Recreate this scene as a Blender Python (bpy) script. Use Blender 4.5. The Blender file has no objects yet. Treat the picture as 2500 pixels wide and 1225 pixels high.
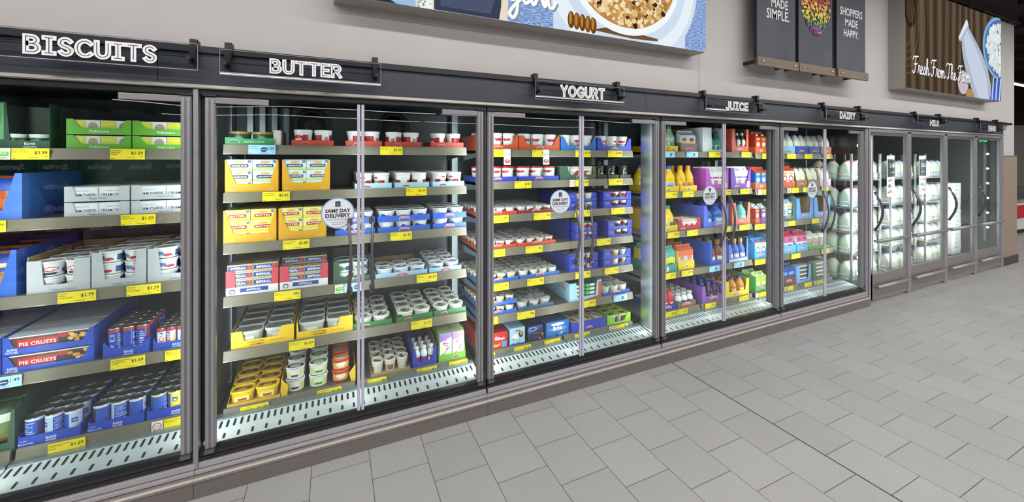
import bpy, bmesh, math, random
from mathutils import Vector, Matrix
random.seed(7)
sc = bpy.context.scene
C = sc.collection

# ------------------------------------------------------------------ camera
YAW = math.radians(24.3); FPX = 964.0; UC = 1250.0; VH = 387.0
CAM = (0.0, -2.53, 1.72)
cd = bpy.data.cameras.new('camera'); cam = bpy.data.objects.new('camera', cd); C.objects.link(cam)
cam.location = CAM; cam.rotation_euler = (math.radians(90), 0, -YAW)
cd.sensor_fit = 'HORIZONTAL'; cd.sensor_width = 36.0; cd.lens = FPX / 2500 * 36.0
cd.shift_y = -(612.5 - VH) / 2500.0
cd.clip_start = 0.05; cd.clip_end = 200
sc.camera = cam

# ------------------------------------------------------------------ world, exposure
w = bpy.data.worlds.new('world'); sc.world = w; w.use_nodes = True
w.node_tree.nodes['Background'].inputs[0].default_value = (0.78, 0.80, 0.84, 1)
w.node_tree.nodes['Background'].inputs[1].default_value = 0.10
vs = sc.view_settings
vs.view_transform = 'Standard'; vs.look = 'None'; vs.exposure = 0.0; vs.gamma = 1.0
vs.use_curve_mapping = False
cy = sc.cycles
cy.max_bounces = 7; cy.diffuse_bounces = 3; cy.glossy_bounces = 3; cy.transmission_bounces = 3
cy.transparent_max_bounces = 12; cy.caustics_reflective = False; cy.caustics_refractive = False
cy.sample_clamp_indirect = 4.0; cy.sample_clamp_direct = 0.0

def area(name, loc, sx, sy, energy, rot=(0, 0, 0), color=(1, 1, 1), spread=180):
    l = bpy.data.lights.new(name, 'AREA'); l.shape = 'RECTANGLE'; l.size = sx; l.size_y = sy
    l.energy = energy; l.color = color; l.spread = math.radians(spread)
    o = bpy.data.objects.new(name, l); C.objects.link(o); o.location = loc; o.rotation_euler = rot
    return o
CEIL = 4.6
TUBE_Y = [-1.9, -4.4, -7.2, -10.4, -14.0, -18.0, -22.5]
for i, ty in enumerate(TUBE_Y[:4]):
    area('ceiling_tube_light', (4.0, ty, CEIL - 0.62), 26.0, 0.14, [420, 420, 280, 280][i], color=(1.0, 0.992, 0.98))
LED_X = [-0.645, 0.94, 2.506, 4.095, 5.70]          # door frames between the cases
LEDC = (0.93, 0.98, 1.0); H90 = math.radians(90)
for lx in LED_X:
    if lx < 5.5: area('case_led_light', (lx + 0.034, 0.062, 1.13), 0.025, 1.76, 5, rot=(H90, 0, math.radians(-40)), color=LEDC)
    area('case_led_light', (lx - 0.03, 0.062, 1.13), 0.025, 1.76, 5, rot=(H90, 0, 0), color=LEDC)
for lx in (-1.437, 0.157, 1.708, 3.29, 4.82):
    area('case_led_light', (lx, 0.04, 1.13), 0.02, 1.76, 3.2, rot=(H90, 0, 0), color=LEDC)

# ------------------------------------------------------------------ pixel <-> place
def X(u, y=0.27):
    return math.tan(math.atan((u - UC) / FPX) + YAW) * (y - CAM[1])
def ZV(u, v, y=0.27):
    q = math.tan(math.atan((u - UC) / FPX) + YAW)
    return CAM[2] + (VH - v) * (y - CAM[1]) * (q * math.sin(YAW) + math.cos(YAW)) / FPX

# ------------------------------------------------------------------ materials
def lin(h):
    o = []
    for i in (0, 2, 4):
        c = int(h[i:i + 2], 16) / 255.0
        o.append(c / 12.92 if c <= 0.04045 else ((c + 0.055) / 1.055) ** 2.4)
    return (*o, 1.0)
_M = {}
def M(key):
    """'hex', 'hex:rough', 'hex:rough:metal' -> a node material; named ones are made below"""
    if not isinstance(key, str): return key
    if key in _M: return _M[key]
    p = key.split(':'); m = bpy.data.materials.new('surface_' + p[0]); m.use_nodes = True
    b = m.node_tree.nodes['Principled BSDF']
    b.inputs['Base Color'].default_value = lin(p[0])
    b.inputs['Roughness'].default_value = float(p[1]) if len(p) > 1 else 0.42
    b.inputs['Metallic'].default_value = float(p[2]) if len(p) > 2 else 0.0
    _M[key] = m
    return m
def newmat(name):
    m = bpy.data.materials.new(name); m.use_nodes = True
    nt = m.node_tree
    return m, nt, nt.nodes['Principled BSDF'], nt.nodes['Material Output']
def N(nt, t, **kw):
    n = nt.nodes.new(t)
    for k, v in kw.items():
        if k.startswith('i_'):
            n.inputs[int(k[2:])].default_value = v
        else: setattr(n, k, v)
    return n
def emit(name, hexc, strength):
    m, nt, b, out = newmat(name); nt.nodes.remove(b)
    e = N(nt, 'ShaderNodeEmission'); e.inputs[0].default_value = lin(hexc); e.inputs[1].default_value = strength
    nt.links.new(e.outputs[0], out.inputs[0]); _M[name] = m; return m
def glassmat(name, tint, base=0.045, wave=0.0):
    m, nt, b, out = newmat(name); nt.nodes.remove(b); L = nt.links.new
    lw = N(nt, 'ShaderNodeLayerWeight'); lw.inputs[0].default_value = 0.5
    pw = N(nt, 'ShaderNodeMath', operation='POWER', i_1=5.0); L(lw.outputs['Facing'], pw.inputs[0])
    ma = N(nt, 'ShaderNodeMath', operation='MULTIPLY_ADD', i_1=0.9, i_2=base); L(pw.outputs[0], ma.inputs[0])
    t = N(nt, 'ShaderNodeBsdfTransparent'); t.inputs[0].default_value = lin(tint)
    g = N(nt, 'ShaderNodeBsdfGlossy'); g.inputs['Roughness'].default_value = 0.0
    if wave:
        tc = N(nt, 'ShaderNodeTexCoord'); no = N(nt, 'ShaderNodeTexNoise'); no.inputs['Scale'].default_value = 1.1
        no.inputs['Detail'].default_value = 1.0
        L(tc.outputs['Object'], no.inputs['Vector'])
        bp = N(nt, 'ShaderNodeBump'); bp.inputs['Strength'].default_value = wave; bp.inputs['Distance'].default_value = 0.02
        L(no.outputs[0], bp.inputs['Height']); L(bp.outputs[0], g.inputs['Normal'])
    mx = N(nt, 'ShaderNodeMixShader'); L(ma.outputs[0], mx.inputs[0]); L(t.outputs[0], mx.inputs[1]); L(g.outputs[0], mx.inputs[2])
    L(mx.outputs[0], out.inputs[0]); _M[name] = m; return m
glassmat('door_glass', 'f7fbf9', 0.045, 0.25)
glassmat('acrylic', 'eef0f2', 0.03)
glassmat('film', 'e8eaee', 0.06)
emit('led', 'f2f9ff', 14.0)
emit('tube', 'fffaf2', 8.0)
emit('sign_reflection_glow', '30f078', 2.2)  # glow put in for a reflection in the last milk door, no lamp
def noisy(name, hexa, hexb, scale, rough, metal=0.0, stretch=(1, 1, 1), detail=4.0, bump=0.0):
    m, nt, b, out = newmat(name); L = nt.links.new
    tc = N(nt, 'ShaderNodeTexCoord'); mp = N(nt, 'ShaderNodeMapping'); mp.inputs['Scale'].default_value = stretch
    L(tc.outputs['Object'], mp.inputs[0])
    no = N(nt, 'ShaderNodeTexNoise'); no.inputs['Scale'].default_value = scale; no.inputs['Detail'].default_value = detail
    L(mp.outputs[0], no.inputs['Vector'])
    cr = N(nt, 'ShaderNodeValToRGB'); cr.color_ramp.elements[0].position = 0.3; cr.color_ramp.elements[1].position = 0.7
    cr.color_ramp.elements[0].color = lin(hexa); cr.color_ramp.elements[1].color = lin(hexb)
    L(no.outputs[0], cr.inputs[0]); L(cr.outputs[0], b.inputs['Base Color'])
    b.inputs['Roughness'].default_value = rough; b.inputs['Metallic'].default_value = metal
    if bump:
        bp = N(nt, 'ShaderNodeBump'); bp.inputs['Strength'].default_value = bump; bp.inputs['Distance'].default_value = 0.002
        L(no.outputs[0], bp.inputs['Height']); L(bp.outputs[0], b.inputs['Normal'])
    _M[name] = m; return m
noisy('aluminium', '979599', '9c9a9f', 6, 0.38, 0.4, (60, 1, 1))
noisy('sill_alu', 'b2adb0', 'bcb7ba', 6, 0.34, 0.45, (1, 40, 40))
noisy('stainless', '8f8783', '99918d', 5, 0.40, 0.5, (1, 40, 40))
noisy('kick', '77706c', '817a75', 5, 0.32, 0.4, (1, 60, 60))
noisy('steel_panel', 'b4bcc0', 'c2c9cc', 4, 0.30, 0.9, (40, 40, 1))
noisy('fascia', '34363f', '383a44', 3, 0.42)
noisy('wall_paint', 'b6b1b0', 'bbb6b5', 2, 0.75, bump=0.05)
noisy('oak_trim', '54412f', '6b5540', 7, 0.5, 0, (1.5, 20, 20))
noisy('column_panel', '8e7d6c', '99887a', 6, 0.5, 0, (14, 14, 1))
noisy('chalkboard', '3c3e46', '484a53', 4, 0.7)
noisy('kraft', 'a98f6c', 'b59a76', 9, 0.8)
noisy('graycard', '8f8a82', '9a958c', 9, 0.8)
noisy('milk_plastic', 'e3e6d6', 'ecefe0', 5, 0.35)
noisy('galv', '8f9a9e', '9ba6a9', 8, 0.33, 0.7)
noisy('white_deck', 'd3dcdf', 'dce4e6', 6, 0.32, 0.15)
noisy('strip', '706957', '777060', 3, 0.45, 0.0)
noisy('ceiling_dark', '17130f', '241e1a', 1.5, 0.8)
def floormat():
    m, nt, b, out = newmat('floor_tile'); L = nt.links.new
    tc = N(nt, 'ShaderNodeTexCoord'); sx = N(nt, 'ShaderNodeSeparateXYZ'); L(tc.outputs['Object'], sx.inputs[0])
    ax = N(nt, 'ShaderNodeMath', operation='SUBTRACT', i_1=2.597); L(sx.outputs[0], ax.inputs[0])
    ay = N(nt, 'ShaderNodeMath', operation='ADD', i_1=0.4445); L(sx.outputs[1], ay.inputs[0])
    cb = N(nt, 'ShaderNodeCombineXYZ'); L(ay.outputs[0], cb.inputs[0]); L(ax.outputs[0], cb.inputs[1])
    br = N(nt, 'ShaderNodeTexBrick'); br.offset = 0.5; br.offset_frequency = 2; br.squash = 1.0
    br.inputs['Scale'].default_value = 1.0; br.inputs['Brick Width'].default_value = 0.2985
    br.inputs['Row Height'].default_value = 0.301; br.inputs['Mortar Size'].default_value = 0.0016
    br.inputs['Mortar Smooth'].default_value = 0.1; br.inputs['Bias'].default_value = -0.2
    br.inputs['Color1'].default_value = lin('a1a09f'); br.inputs['Color2'].default_value = lin('a8a7a6')
    br.inputs['Mortar'].default_value = lin('3f3d3c')
    L(cb.outputs[0], br.inputs['Vector'])
    no = N(nt, 'ShaderNodeTexNoise'); no.inputs['Scale'].default_value = 160; no.inputs['Detail'].default_value = 3
    L(tc.outputs['Object'], no.inputs['Vector'])
    rm = N(nt, 'ShaderNodeMapRange'); rm.inputs[1].default_value = 0.3; rm.inputs[2].default_value = 0.7
    rm.inputs[3].default_value = 0.86; rm.inputs[4].default_value = 1.1; L(no.outputs[0], rm.inputs[0])
    no2 = N(nt, 'ShaderNodeTexNoise'); no2.inputs['Scale'].default_value = 1.7; L(tc.outputs['Object'], no2.inputs['Vector'])
    rm2 = N(nt, 'ShaderNodeMapRange'); rm2.inputs[3].default_value = 0.93; rm2.inputs[4].default_value = 1.07; L(no2.outputs[0], rm2.inputs[0])
    mm = N(nt, 'ShaderNodeMath', operation='MULTIPLY'); L(rm.outputs[0], mm.inputs[0]); L(rm2.outputs[0], mm.inputs[1])
    mc = N(nt, 'ShaderNodeVectorMath', operation='SCALE'); L(br.outputs['Color'], mc.inputs[0]); L(mm.outputs[0], mc.inputs['Scale'])
    # one wider movement joint
    ab = N(nt, 'ShaderNodeMath', operation='ABSOLUTE'); L(ax.outputs[0], ab.inputs[0])
    lt = N(nt, 'ShaderNodeMath', operation='LESS_THAN', i_1=0.0042); L(ab.outputs[0], lt.inputs[0])
    mj = N(nt, 'ShaderNodeMixRGB'); mj.inputs[2].default_value = lin('232221'); L(lt.outputs[0], mj.inputs[0]); L(mc.outputs[0], mj.inputs[1])
    L(mj.outputs[0], b.inputs['Base Color'])
    b.inputs['Roughness'].default_value = 0.36
    bp = N(nt, 'ShaderNodeBump'); bp.inputs['Strength'].default_value = 0.4; bp.inputs['Distance'].default_value = 0.001; bp.invert = True
    L(br.outputs['Fac'], bp.inputs['Height']); L(bp.outputs[0], b.inputs['Normal'])
    _M['floor_tile'] = m
floormat()
def rustic():
    m, nt, b, out = newmat('lit_wood_print'); nt.nodes.remove(b); L = nt.links.new
    tc = N(nt, 'ShaderNodeTexCoord'); mp = N(nt, 'ShaderNodeMapping'); mp.inputs['Scale'].default_value = (1.3, 1, 0.22)
    L(tc.outputs['Object'], mp.inputs[0])
    wv = N(nt, 'ShaderNodeTexWave'); wv.wave_type = 'BANDS'; wv.bands_direction = 'X'; wv.inputs['Scale'].default_value = 1.1; wv.inputs['Distortion'].default_value = 7
    wv.inputs['Detail'].default_value = 3; wv.inputs['Detail Scale'].default_value = 0.7
    L(mp.outputs[0], wv.inputs['Vector'])
    cr = N(nt, 'ShaderNodeValToRGB'); cr.color_ramp.elements[0].color = lin('43372d'); cr.color_ramp.elements[1].color = lin('6e5d49')
    cr.color_ramp.elements[0].position = 0.1
    L(wv.outputs[1], cr.inputs[0])
    e = N(nt, 'ShaderNodeEmission'); L(cr.outputs[0], e.inputs[0]); e.inputs[1].default_value = 0.85
    L(e.outputs[0], out.inputs[0]); _M['lit_wood_print'] = m
rustic()
def denim():
    m, nt, b, out = newmat('lit_denim_print'); nt.nodes.remove(b); L = nt.links.new
    tc = N(nt, 'ShaderNodeTexCoord'); mp = N(nt, 'ShaderNodeMapping'); mp.inputs['Scale'].default_value = (20, 20, 160)
    L(tc.outputs['Object'], mp.inputs[0]); no = N(nt, 'ShaderNodeTexNoise'); no.inputs['Scale'].default_value = 1.5; L(mp.outputs[0], no.inputs[0])
    cr = N(nt, 'ShaderNodeValToRGB'); cr.color_ramp.elements[0].color = lin('2f5fb5'); cr.color_ramp.elements[1].color = lin('c6dcf5')
    cr.color_ramp.elements[0].position = 0.35; cr.color_ramp.elements[1].position = 0.7
    L(no.outputs[0], cr.inputs[0]); e = N(nt, 'ShaderNodeEmission'); L(cr.outputs[0], e.inputs[0]); e.inputs[1].default_value = 1.0
    L(e.outputs[0], out.inputs[0]); _M['lit_denim_print'] = m
denim()
def LIT(hexc):
    k = 'lit_' + hexc
    return _M.get(k) or emit(k, hexc, 1.0)

# ------------------------------------------------------------------ mesh builder
_txt = {}
def text_geo(s, bold=0.0):
    k = (s, bold)
    if k in _txt: return _txt[k]
    cu = bpy.data.curves.new('t', 'FONT'); cu.body = s; cu.size = 1.0; cu.resolution_u = 2; cu.offset = bold
    cu.fill_mode = 'FRONT'
    o = bpy.data.objects.new('t', cu); C.objects.link(o)
    me = bpy.data.meshes.new_from_object(o)
    vs_ = [(v.co.x, v.co.y) for v in me.vertices]; fs = [tuple(p.vertices) for p in me.polygons]
    bpy.data.objects.remove(o); bpy.data.meshes.remove(me); bpy.data.curves.remove(cu)
    if vs_:
        x0 = min(v[0] for v in vs_); x1 = max(v[0] for v in vs_); y0 = min(v[1] for v in vs_); y1 = max(v[1] for v in vs_)
        vs_ = [((x - x0), (y - y0)) for x, y in vs_]
        r = (vs_, fs, x1 - x0, y1 - y0)
    else: r = ([], [], 1, 1)
    _txt[k] = r
    return r
class MB:
    def __init__(s): s.v = []; s.f = []; s.m = []; s.s = []; s.mats = []
    def mi(s, mat):
        mat = M(mat)
        if mat not in s.mats: s.mats.append(mat)
        return s.mats.index(mat)
    def add(s, vs_, fs, mat, smooth=False):
        n = len(s.v); s.v += [tuple(v) for v in vs_]; k = s.mi(mat)
        for f in fs: s.f.append(tuple(i + n for i in f)); s.m.append(k); s.s.append(smooth)
    def box(s, x0, x1, y0, y1, z0, z1, mat, c=0.0):
        if c <= 0:
            vs_ = [(x, y, z) for x in (x0, x1) for y in (y0, y1) for z in (z0, z1)]
            s.add(vs_, [(0, 1, 3, 2), (4, 6, 7, 5), (0, 4, 5, 1), (2, 3, 7, 6), (0, 2, 6, 4), (1, 5, 7, 3)], mat); return s
        bm = bmesh.new(); bmesh.ops.create_cube(bm, size=1)
        for v in bm.verts: v.co = Vector(((x0 + x1) / 2 + v.co.x * (x1 - x0), (y0 + y1) / 2 + v.co.y * (y1 - y0), (z0 + z1) / 2 + v.co.z * (z1 - z0)))
        bmesh.ops.bevel(bm, geom=bm.edges[:], offset=c, segments=2, affect='EDGES', profile=0.5)
        bm.verts.index_update(); s.add([v.co for v in bm.verts], [tuple(v.index for v in f.verts) for f in bm.faces], mat); bm.free(); return s
    def loft(s, rings, mat, cap0=True, cap1=True, smooth=True, fn=None):
        n = len(rings[0]); vs_ = [p for r in rings for p in r]
        if fn is None:
            fs = [(i * n + j, i * n + (j + 1) % n, (i + 1) * n + (j + 1) % n, (i + 1) * n + j) for i in range(len(rings) - 1) for j in range(n)]
            s.add(vs_, fs, mat, smooth)
            base = len(s.v) - len(vs_)
        else:
            base = len(s.v); s.v += [tuple(v) for v in vs_]
            for i in range(len(rings) - 1):
                for j in range(n):
                    s.f.append((base + i * n + j, base + i * n + (j + 1) % n, base + (i + 1) * n + (j + 1) % n, base + (i + 1) * n + j))
                    s.m.append(s.mi(fn(((j + 0.5) / n) * 360 - 180, i, len(rings) - 1))); s.s.append(smooth)
        k = s.mi(mat)
        if cap0: s.f.append(tuple(base + j for j in range(n))[::-1]); s.m.append(k); s.s.append(False)
        if cap1: s.f.append(tuple(base + (len(rings) - 1) * n + j for j in range(n))); s.m.append(k); s.s.append(False)
        return s
    def lathe(s, prof, mat, n=24, cx=0, cy=0, sx=1, sy=1, fn=None, cap0=True, cap1=True, smooth=True):
        return s.loft([se(r * sx, r * sy, z, 2, n, cx, cy) for r, z in prof], mat, cap0, cap1, smooth, fn)
    def prism(s, pts, a0, a1, mat, axis='y'):
        """polygon pts: (x,z) extruded along y, or (y,z) extruded along x, or (x,y) along z"""
        n = len(pts)
        def P3(p, a): return (p[0], a, p[1]) if axis == 'y' else ((a, p[0], p[1]) if axis == 'x' else (p[0], p[1], a))
        vs_ = [P3(p, a0) for p in pts] + [P3(p, a1) for p in pts]
        s.add(vs_, [tuple(range(n)), tuple(range(2 * n - 1, n - 1, -1))] + [(i, i + n, (i + 1) % n + n, (i + 1) % n) for i in range(n)], mat); return s
    clip = None
    def flat(s, pts, y, mat, cx=0, cz=0):
        if s.clip:
            x0, x1, z0, z1 = s.clip; q = [(p[0] + cx, p[1] + cz) for p in pts]
            for ax, lim, sg in ((0, x0, 1), (0, x1, -1), (1, z0, 1), (1, z1, -1)):
                o_ = []
                for i in range(len(q)):
                    a, b_ = q[i - 1], q[i]; da, db = (a[ax] - lim) * sg, (b_[ax] - lim) * sg
                    if (da >= 0) != (db >= 0): t = da / (da - db); o_.append((a[0] + (b_[0] - a[0]) * t, a[1] + (b_[1] - a[1]) * t))
                    if db >= 0: o_.append(b_)
                q = o_
                if not q: return s
            pts, cx, cz = q, 0, 0
            if len(pts) < 3: return s
        s.add([(p[0] + cx, y, p[1] + cz) for p in pts], [tuple(range(len(pts)))], mat); return s
    def rect(s, x0, x1, z0, z1, y, mat): return s.flat([(x0, z0), (x1, z0), (x1, z1), (x0, z1)], y, mat)
    def ell(s, cx, cz, a, b, y, mat, n=20): return s.flat([(a * math.cos(t * 2 * math.pi / n), b * math.sin(t * 2 * math.pi / n)) for t in range(n)], y, mat, cx, cz)
    def text(s, t, cx, cz, y, mat, h=None, w=None, bold=0.0, slant=0.0, align='c', rot=0.0):
        vs_, fs, tw, th = text_geo(t, bold)
        if h is None: h = w * th / tw
        sy_ = h / th; sx_ = sy_ if w is None else w / tw
        ox = {'c': -tw * sx_ / 2, 'l': 0.0, 'r': -tw * sx_}[align]
        c_, s_ = math.cos(rot), math.sin(rot); out = []
        for x, z in vs_:
            px, pz = ox + x * sx_ + slant * z * sy_, z * sy_ - h / 2
            out.append((cx + px * c_ - pz * s_, y, cz + px * s_ + pz * c_))
        s.add(out, fs, mat); return s
    def tube(s, pts, r, mat, n=8, closed=False):
        pts = [Vector(p) for p in pts]; rings = []
        rr = r if isinstance(r, (list, tuple)) else [r] * len(pts)
        for i, p in enumerate(pts):
            a = pts[i - 1] if (i or closed) else p; b_ = pts[(i + 1) % len(pts)] if (i < len(pts) - 1 or closed) else p
            d = (b_ - a).normalized(); up = Vector((0, 0, 1)) if abs(d.z) < 0.9 else Vector((0, 1, 0))
            e1 = d.cross(up).normalized(); e2 = d.cross(e1)
            rings.append([p + (e1 * math.cos(k * 2 * math.pi / n) + e2 * math.sin(k * 2 * math.pi / n)) * rr[i] for k in range(n)])
        if closed: rings.append(rings[0])
        return s.loft(rings, mat, not closed, not closed)
    def stroke(s, pts, wd, y, mat, joint=True):
        """one flat mitred ribbon in the x-z plane along pts"""
        q = [pts[0]]
        for p in pts[1:]:
            if math.hypot(p[0] - q[-1][0], p[1] - q[-1][1]) > 1e-6: q.append(p)
        n = len(q)
        if n < 2: return s
        closed = math.hypot(q[0][0] - q[-1][0], q[0][1] - q[-1][1]) < 1e-5
        if closed: q.pop(); n -= 1
        L_, R_ = [], []
        for i in range(n):
            def dr(a, b_):
                d = math.hypot(b_[0] - a[0], b_[1] - a[1]); return ((b_[0] - a[0]) / d, (b_[1] - a[1]) / d)
            d0 = dr(q[i - 1], q[i]) if (i > 0 or closed) else dr(q[i], q[i + 1])
            d1 = dr(q[i], q[(i + 1) % n]) if (i < n - 1 or closed) else d0
            mx, mz = -(d0[1] + d1[1]), d0[0] + d1[0]; ml = math.hypot(mx, mz)
            if ml < 0.25: mx, mz, ml = -d0[1], d0[0], 1.0
            mx, mz = mx / ml, mz / ml; k = wd / 2 / max(0.45, mx * -d0[1] + mz * d0[0])
            ex, ez = 0.0, 0.0
            if joint and not closed and i in (0, n - 1):
                ex, ez = (-d0[0] * wd / 2, -d0[1] * wd / 2) if i == 0 else (d0[0] * wd / 2, d0[1] * wd / 2)
                ex, ez = ex * joint, ez * joint
            L_.append((q[i][0] + mx * k + ex, y, q[i][1] + mz * k + ez)); R_.append((q[i][0] - mx * k + ex, y, q[i][1] - mz * k + ez))
        m = n if closed else n - 1
        s.add(L_ + R_, [(i, n + i, n + (i + 1) % n, (i + 1) % n) for i in range(m)], mat)
        return s
    def xf(s, mtx, start=0):
        for i in range(start, len(s.v)): s.v[i] = tuple(mtx @ Vector(s.v[i]))
        return s
    def build(s, name, parent=None, recalc=False):
        me = bpy.data.meshes.new(name); me.from_pydata(s.v, [], s.f)
        for m in s.mats: me.materials.append(m)
        me.polygons.foreach_set('material_index', s.m); me.polygons.foreach_set('use_smooth', s.s)
        if recalc:
            bm = bmesh.new(); bm.from_mesh(me); bmesh.ops.recalc_face_normals(bm, faces=bm.faces); bm.to_mesh(me); bm.free()
        me.update()
        o = bpy.data.objects.new(name, me); C.objects.link(o)
        if parent is not None: o.parent = parent
        return o
def se(ax, ay, z, p=2.0, n=24, cx=0.0, cy=0.0):
    """superellipse ring; the first point looks to -y (front = angle 0 half way round)"""
    r = []
    for k in range(n):
        t = k / n * 2 * math.pi - math.pi      # angle from the front
        sx_, cx_ = math.sin(t), math.cos(t)
        d = (abs(sx_) ** p + abs(cx_) ** p) ** (-1.0 / p)
        r.append((cx + ax * sx_ * d, cy - ay * cx_ * d, z))
    return r
def paint(base, regs, top=1.0):
    """face colour from regions on an unrolled side: (kind, a, b, c, d, mat) in degrees and height share"""
    def fn(th, i, n):
        t = (i + 0.5) / n; m = base
        for k, a, b_, c, d, mm in regs:
            if k == 'r' and a <= th <= b_ and c <= t <= d: m = mm
            if k == 'e' and ((th - a) / c) ** 2 + ((t - b_) / d) ** 2 <= 1: m = mm
        return m
    return fn
def empty(name, loc=(0, 0, 0)):
    o = bpy.data.objects.new(name, None); C.objects.link(o); o.location = loc; o.empty_display_size = 0.1; return o
LABELS = {}
def tag(o, label, cat, group=None):
    nw = len(label.replace(',', ' ').split())
    if nw > 16 or nw < 4: print('LABEL', nw, label)
    if label in LABELS: print('DUP', label)
    LABELS[label] = o.name
    o['label'] = label; o['category'] = cat
    if group: o['group'] = group
    return o
def struct(o): o['kind'] = 'structure'; return o
def copy_tree(o, parent=None):
    c = o.copy(); C.objects.link(c)
    if parent is not None: c.parent = parent
    for k in [x for x in KIDS.get(o.name, [])]:
        copy_tree(k, c)
    return c
KIDS = {}
def kid(parent, child):
    KIDS.setdefault(parent.name, []).append(child); child.parent = parent; return child
for k in ('led', 'tube'): _M[k].cycles.emission_sampling = 'NONE'
# ------------------------------------------------------------------ the setting
b = MB(); b.box(-14, 32, -28, 14, -0.05, 0.0, 'floor_tile'); struct(b.build('floor'))
b = MB(); b.box(-14, 32, -28, 14, CEIL, CEIL + 0.1, 'ceiling_dark')
for i in range(24): b.box(-12 + i * 1.9, -11.94 + i * 1.9, -28, 14, CEIL - 0.22, CEIL, 'ceiling_dark')
struct(b.build('ceiling'))
WY = 0.03
b = MB()
for x0, x1 in ((-6, 3.008), (3.013, 10.02), (10.025, 10.36)):
    b.box(x0, x1, WY, WY + 0.12, 2.25, 3.94, 'wall_paint')
b.box(-6, 10.36, WY + 0.006, WY + 0.12, 2.25, 3.94, '5c5856:0.8')
b.box(9.72, 10.36, WY, WY + 0.12, 1.76, 2.25, 'wall_paint')
struct(b.build('wall_back'))
b = MB(); b.box(-6, 10.40, WY - 0.03, WY + 0.14, 3.94, CEIL, '241c18:0.7')
for i in range(9): b.box(5.8 + i * 0.52, 5.95 + i * 0.52, WY - 0.07, WY - 0.03, 3.93, 3.98, '15120f:0.6')
b.tube([(-6, WY - 0.06, 3.955), (10.4, WY - 0.06, 3.955)], 0.012, '15120f:0.6')
struct(b.build('trim_1'))
b = MB(); b.box(9.745, 10.36, WY - 0.03, WY + 0.30, 0.13, 1.76, 'column_panel'); b.box(9.74, 10.365, WY - 0.034, WY + 0.3, 1.752, 1.768, '77685a:0.5')
struct(b.build('wall_right'))
b = MB(); b.box(9.735, 10.37, WY - 0.045, WY + 0.31, 0.0, 0.13, '3b3836:0.5', 0.004); struct(b.build('baseboard_right'))
b = MB(); b.box(24, 24.2, -28, 14, 0, 3.0, 'b9b4b0:0.8'); b.box(24.0, 24.2, -28, 14, 3.0, CEIL, '2a2522:0.8'); struct(b.build('wall_far'))
b = MB(); b.box(-14, -13.8, -28, 14, 0, CEIL, '8d8884:0.8'); struct(b.build('wall_left'))
b = MB(); b.box(16.2, 16.7, 3.6, 4.2, 0, 1.76, 'column_panel'); b.box(16.2, 16.7, 3.6, 4.2, 1.76, CEIL, 'wall_paint'); struct(b.build('pillar'))

# ceiling light tubes (two per row line, each fixture a thing)
def tube_light(x0, x1, y, z, label, grp):
    o = MB().box(x0, x1, y - 0.05, y + 0.05, z, z + 0.05, '2b2b2c:0.5')
    for x in (x0 + 0.4, x1 - 0.4): o.tube([(x, y, z + 0.05), (x, y, CEIL)], 0.006, '2b2b2c:0.5', 6)
    o = o.build('ceiling_light'); tag(o, label, 'ceiling light', grp)
    kid(o, MB().box(x0 + 0.01, x1 - 0.01, y - 0.032, y + 0.032, z - 0.022, z, 'tube').build('diffuser'))
for i, ty in enumerate(TUBE_Y):
    for j in range(2):
        tube_light(-8 + j * 13.2, 4.9 + j * 13.2, ty, CEIL - 0.58, f'long white tube light, row {i + 1} from the coolers, {["first", "second"][j]} length, mirrored in the glass', 'tube lights under the dark ceiling')
for i, (x, y) in enumerate(((12.0, 2.4), (14.5, 1.2), (19, 5))):
    tube_light(x, x + 7, y, [4.35, 3.55, 3.2][i], f'white tube light beyond the wall end, {["highest", "middle", "lowest"][i]} of three', 'tube lights beyond the wall')

# chest freezer with a red band beyond the wall
fz = empty('chest_freezer', (13.9, 0.9, 0)); tag(fz, 'white chest freezer with red band standing beyond the cooler run', 'freezer')
kid(fz, MB().box(0, 2.2, 0, 3.0, 0.10, 0.72, 'dcd9d6:0.4', 0.02).build('body')); kid(fz, MB().box(-0.012, 2.21, -0.012, 3.01, 0.36, 0.66, 'c8202a:0.4', 0.01).build('band'))
kid(fz, MB().box(-0.02, 2.22, -0.02, 3.02, 0.72, 0.78, '8d8b8c:0.3').build('rim')); kid(fz, MB().box(0.05, 2.15, 0.05, 2.95, 0.78, 1.02, 'acrylic').build('glass_lid'))
kid(fz, MB().box(0.05, 2.15, 0.05, 2.95, 0.0, 0.10, '2c2b2b:0.6').build('base'))
for i in range(4):
    kid(fz, MB().box(0.2, 0.6, 0.1 + i * 0.7, 0.6 + i * 0.7, 0.79, 0.86, ['c33a3a', 'e6e2da', 'c9b58a', 'd8d8dc'][i]).build('frozen_pack'))

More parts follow.
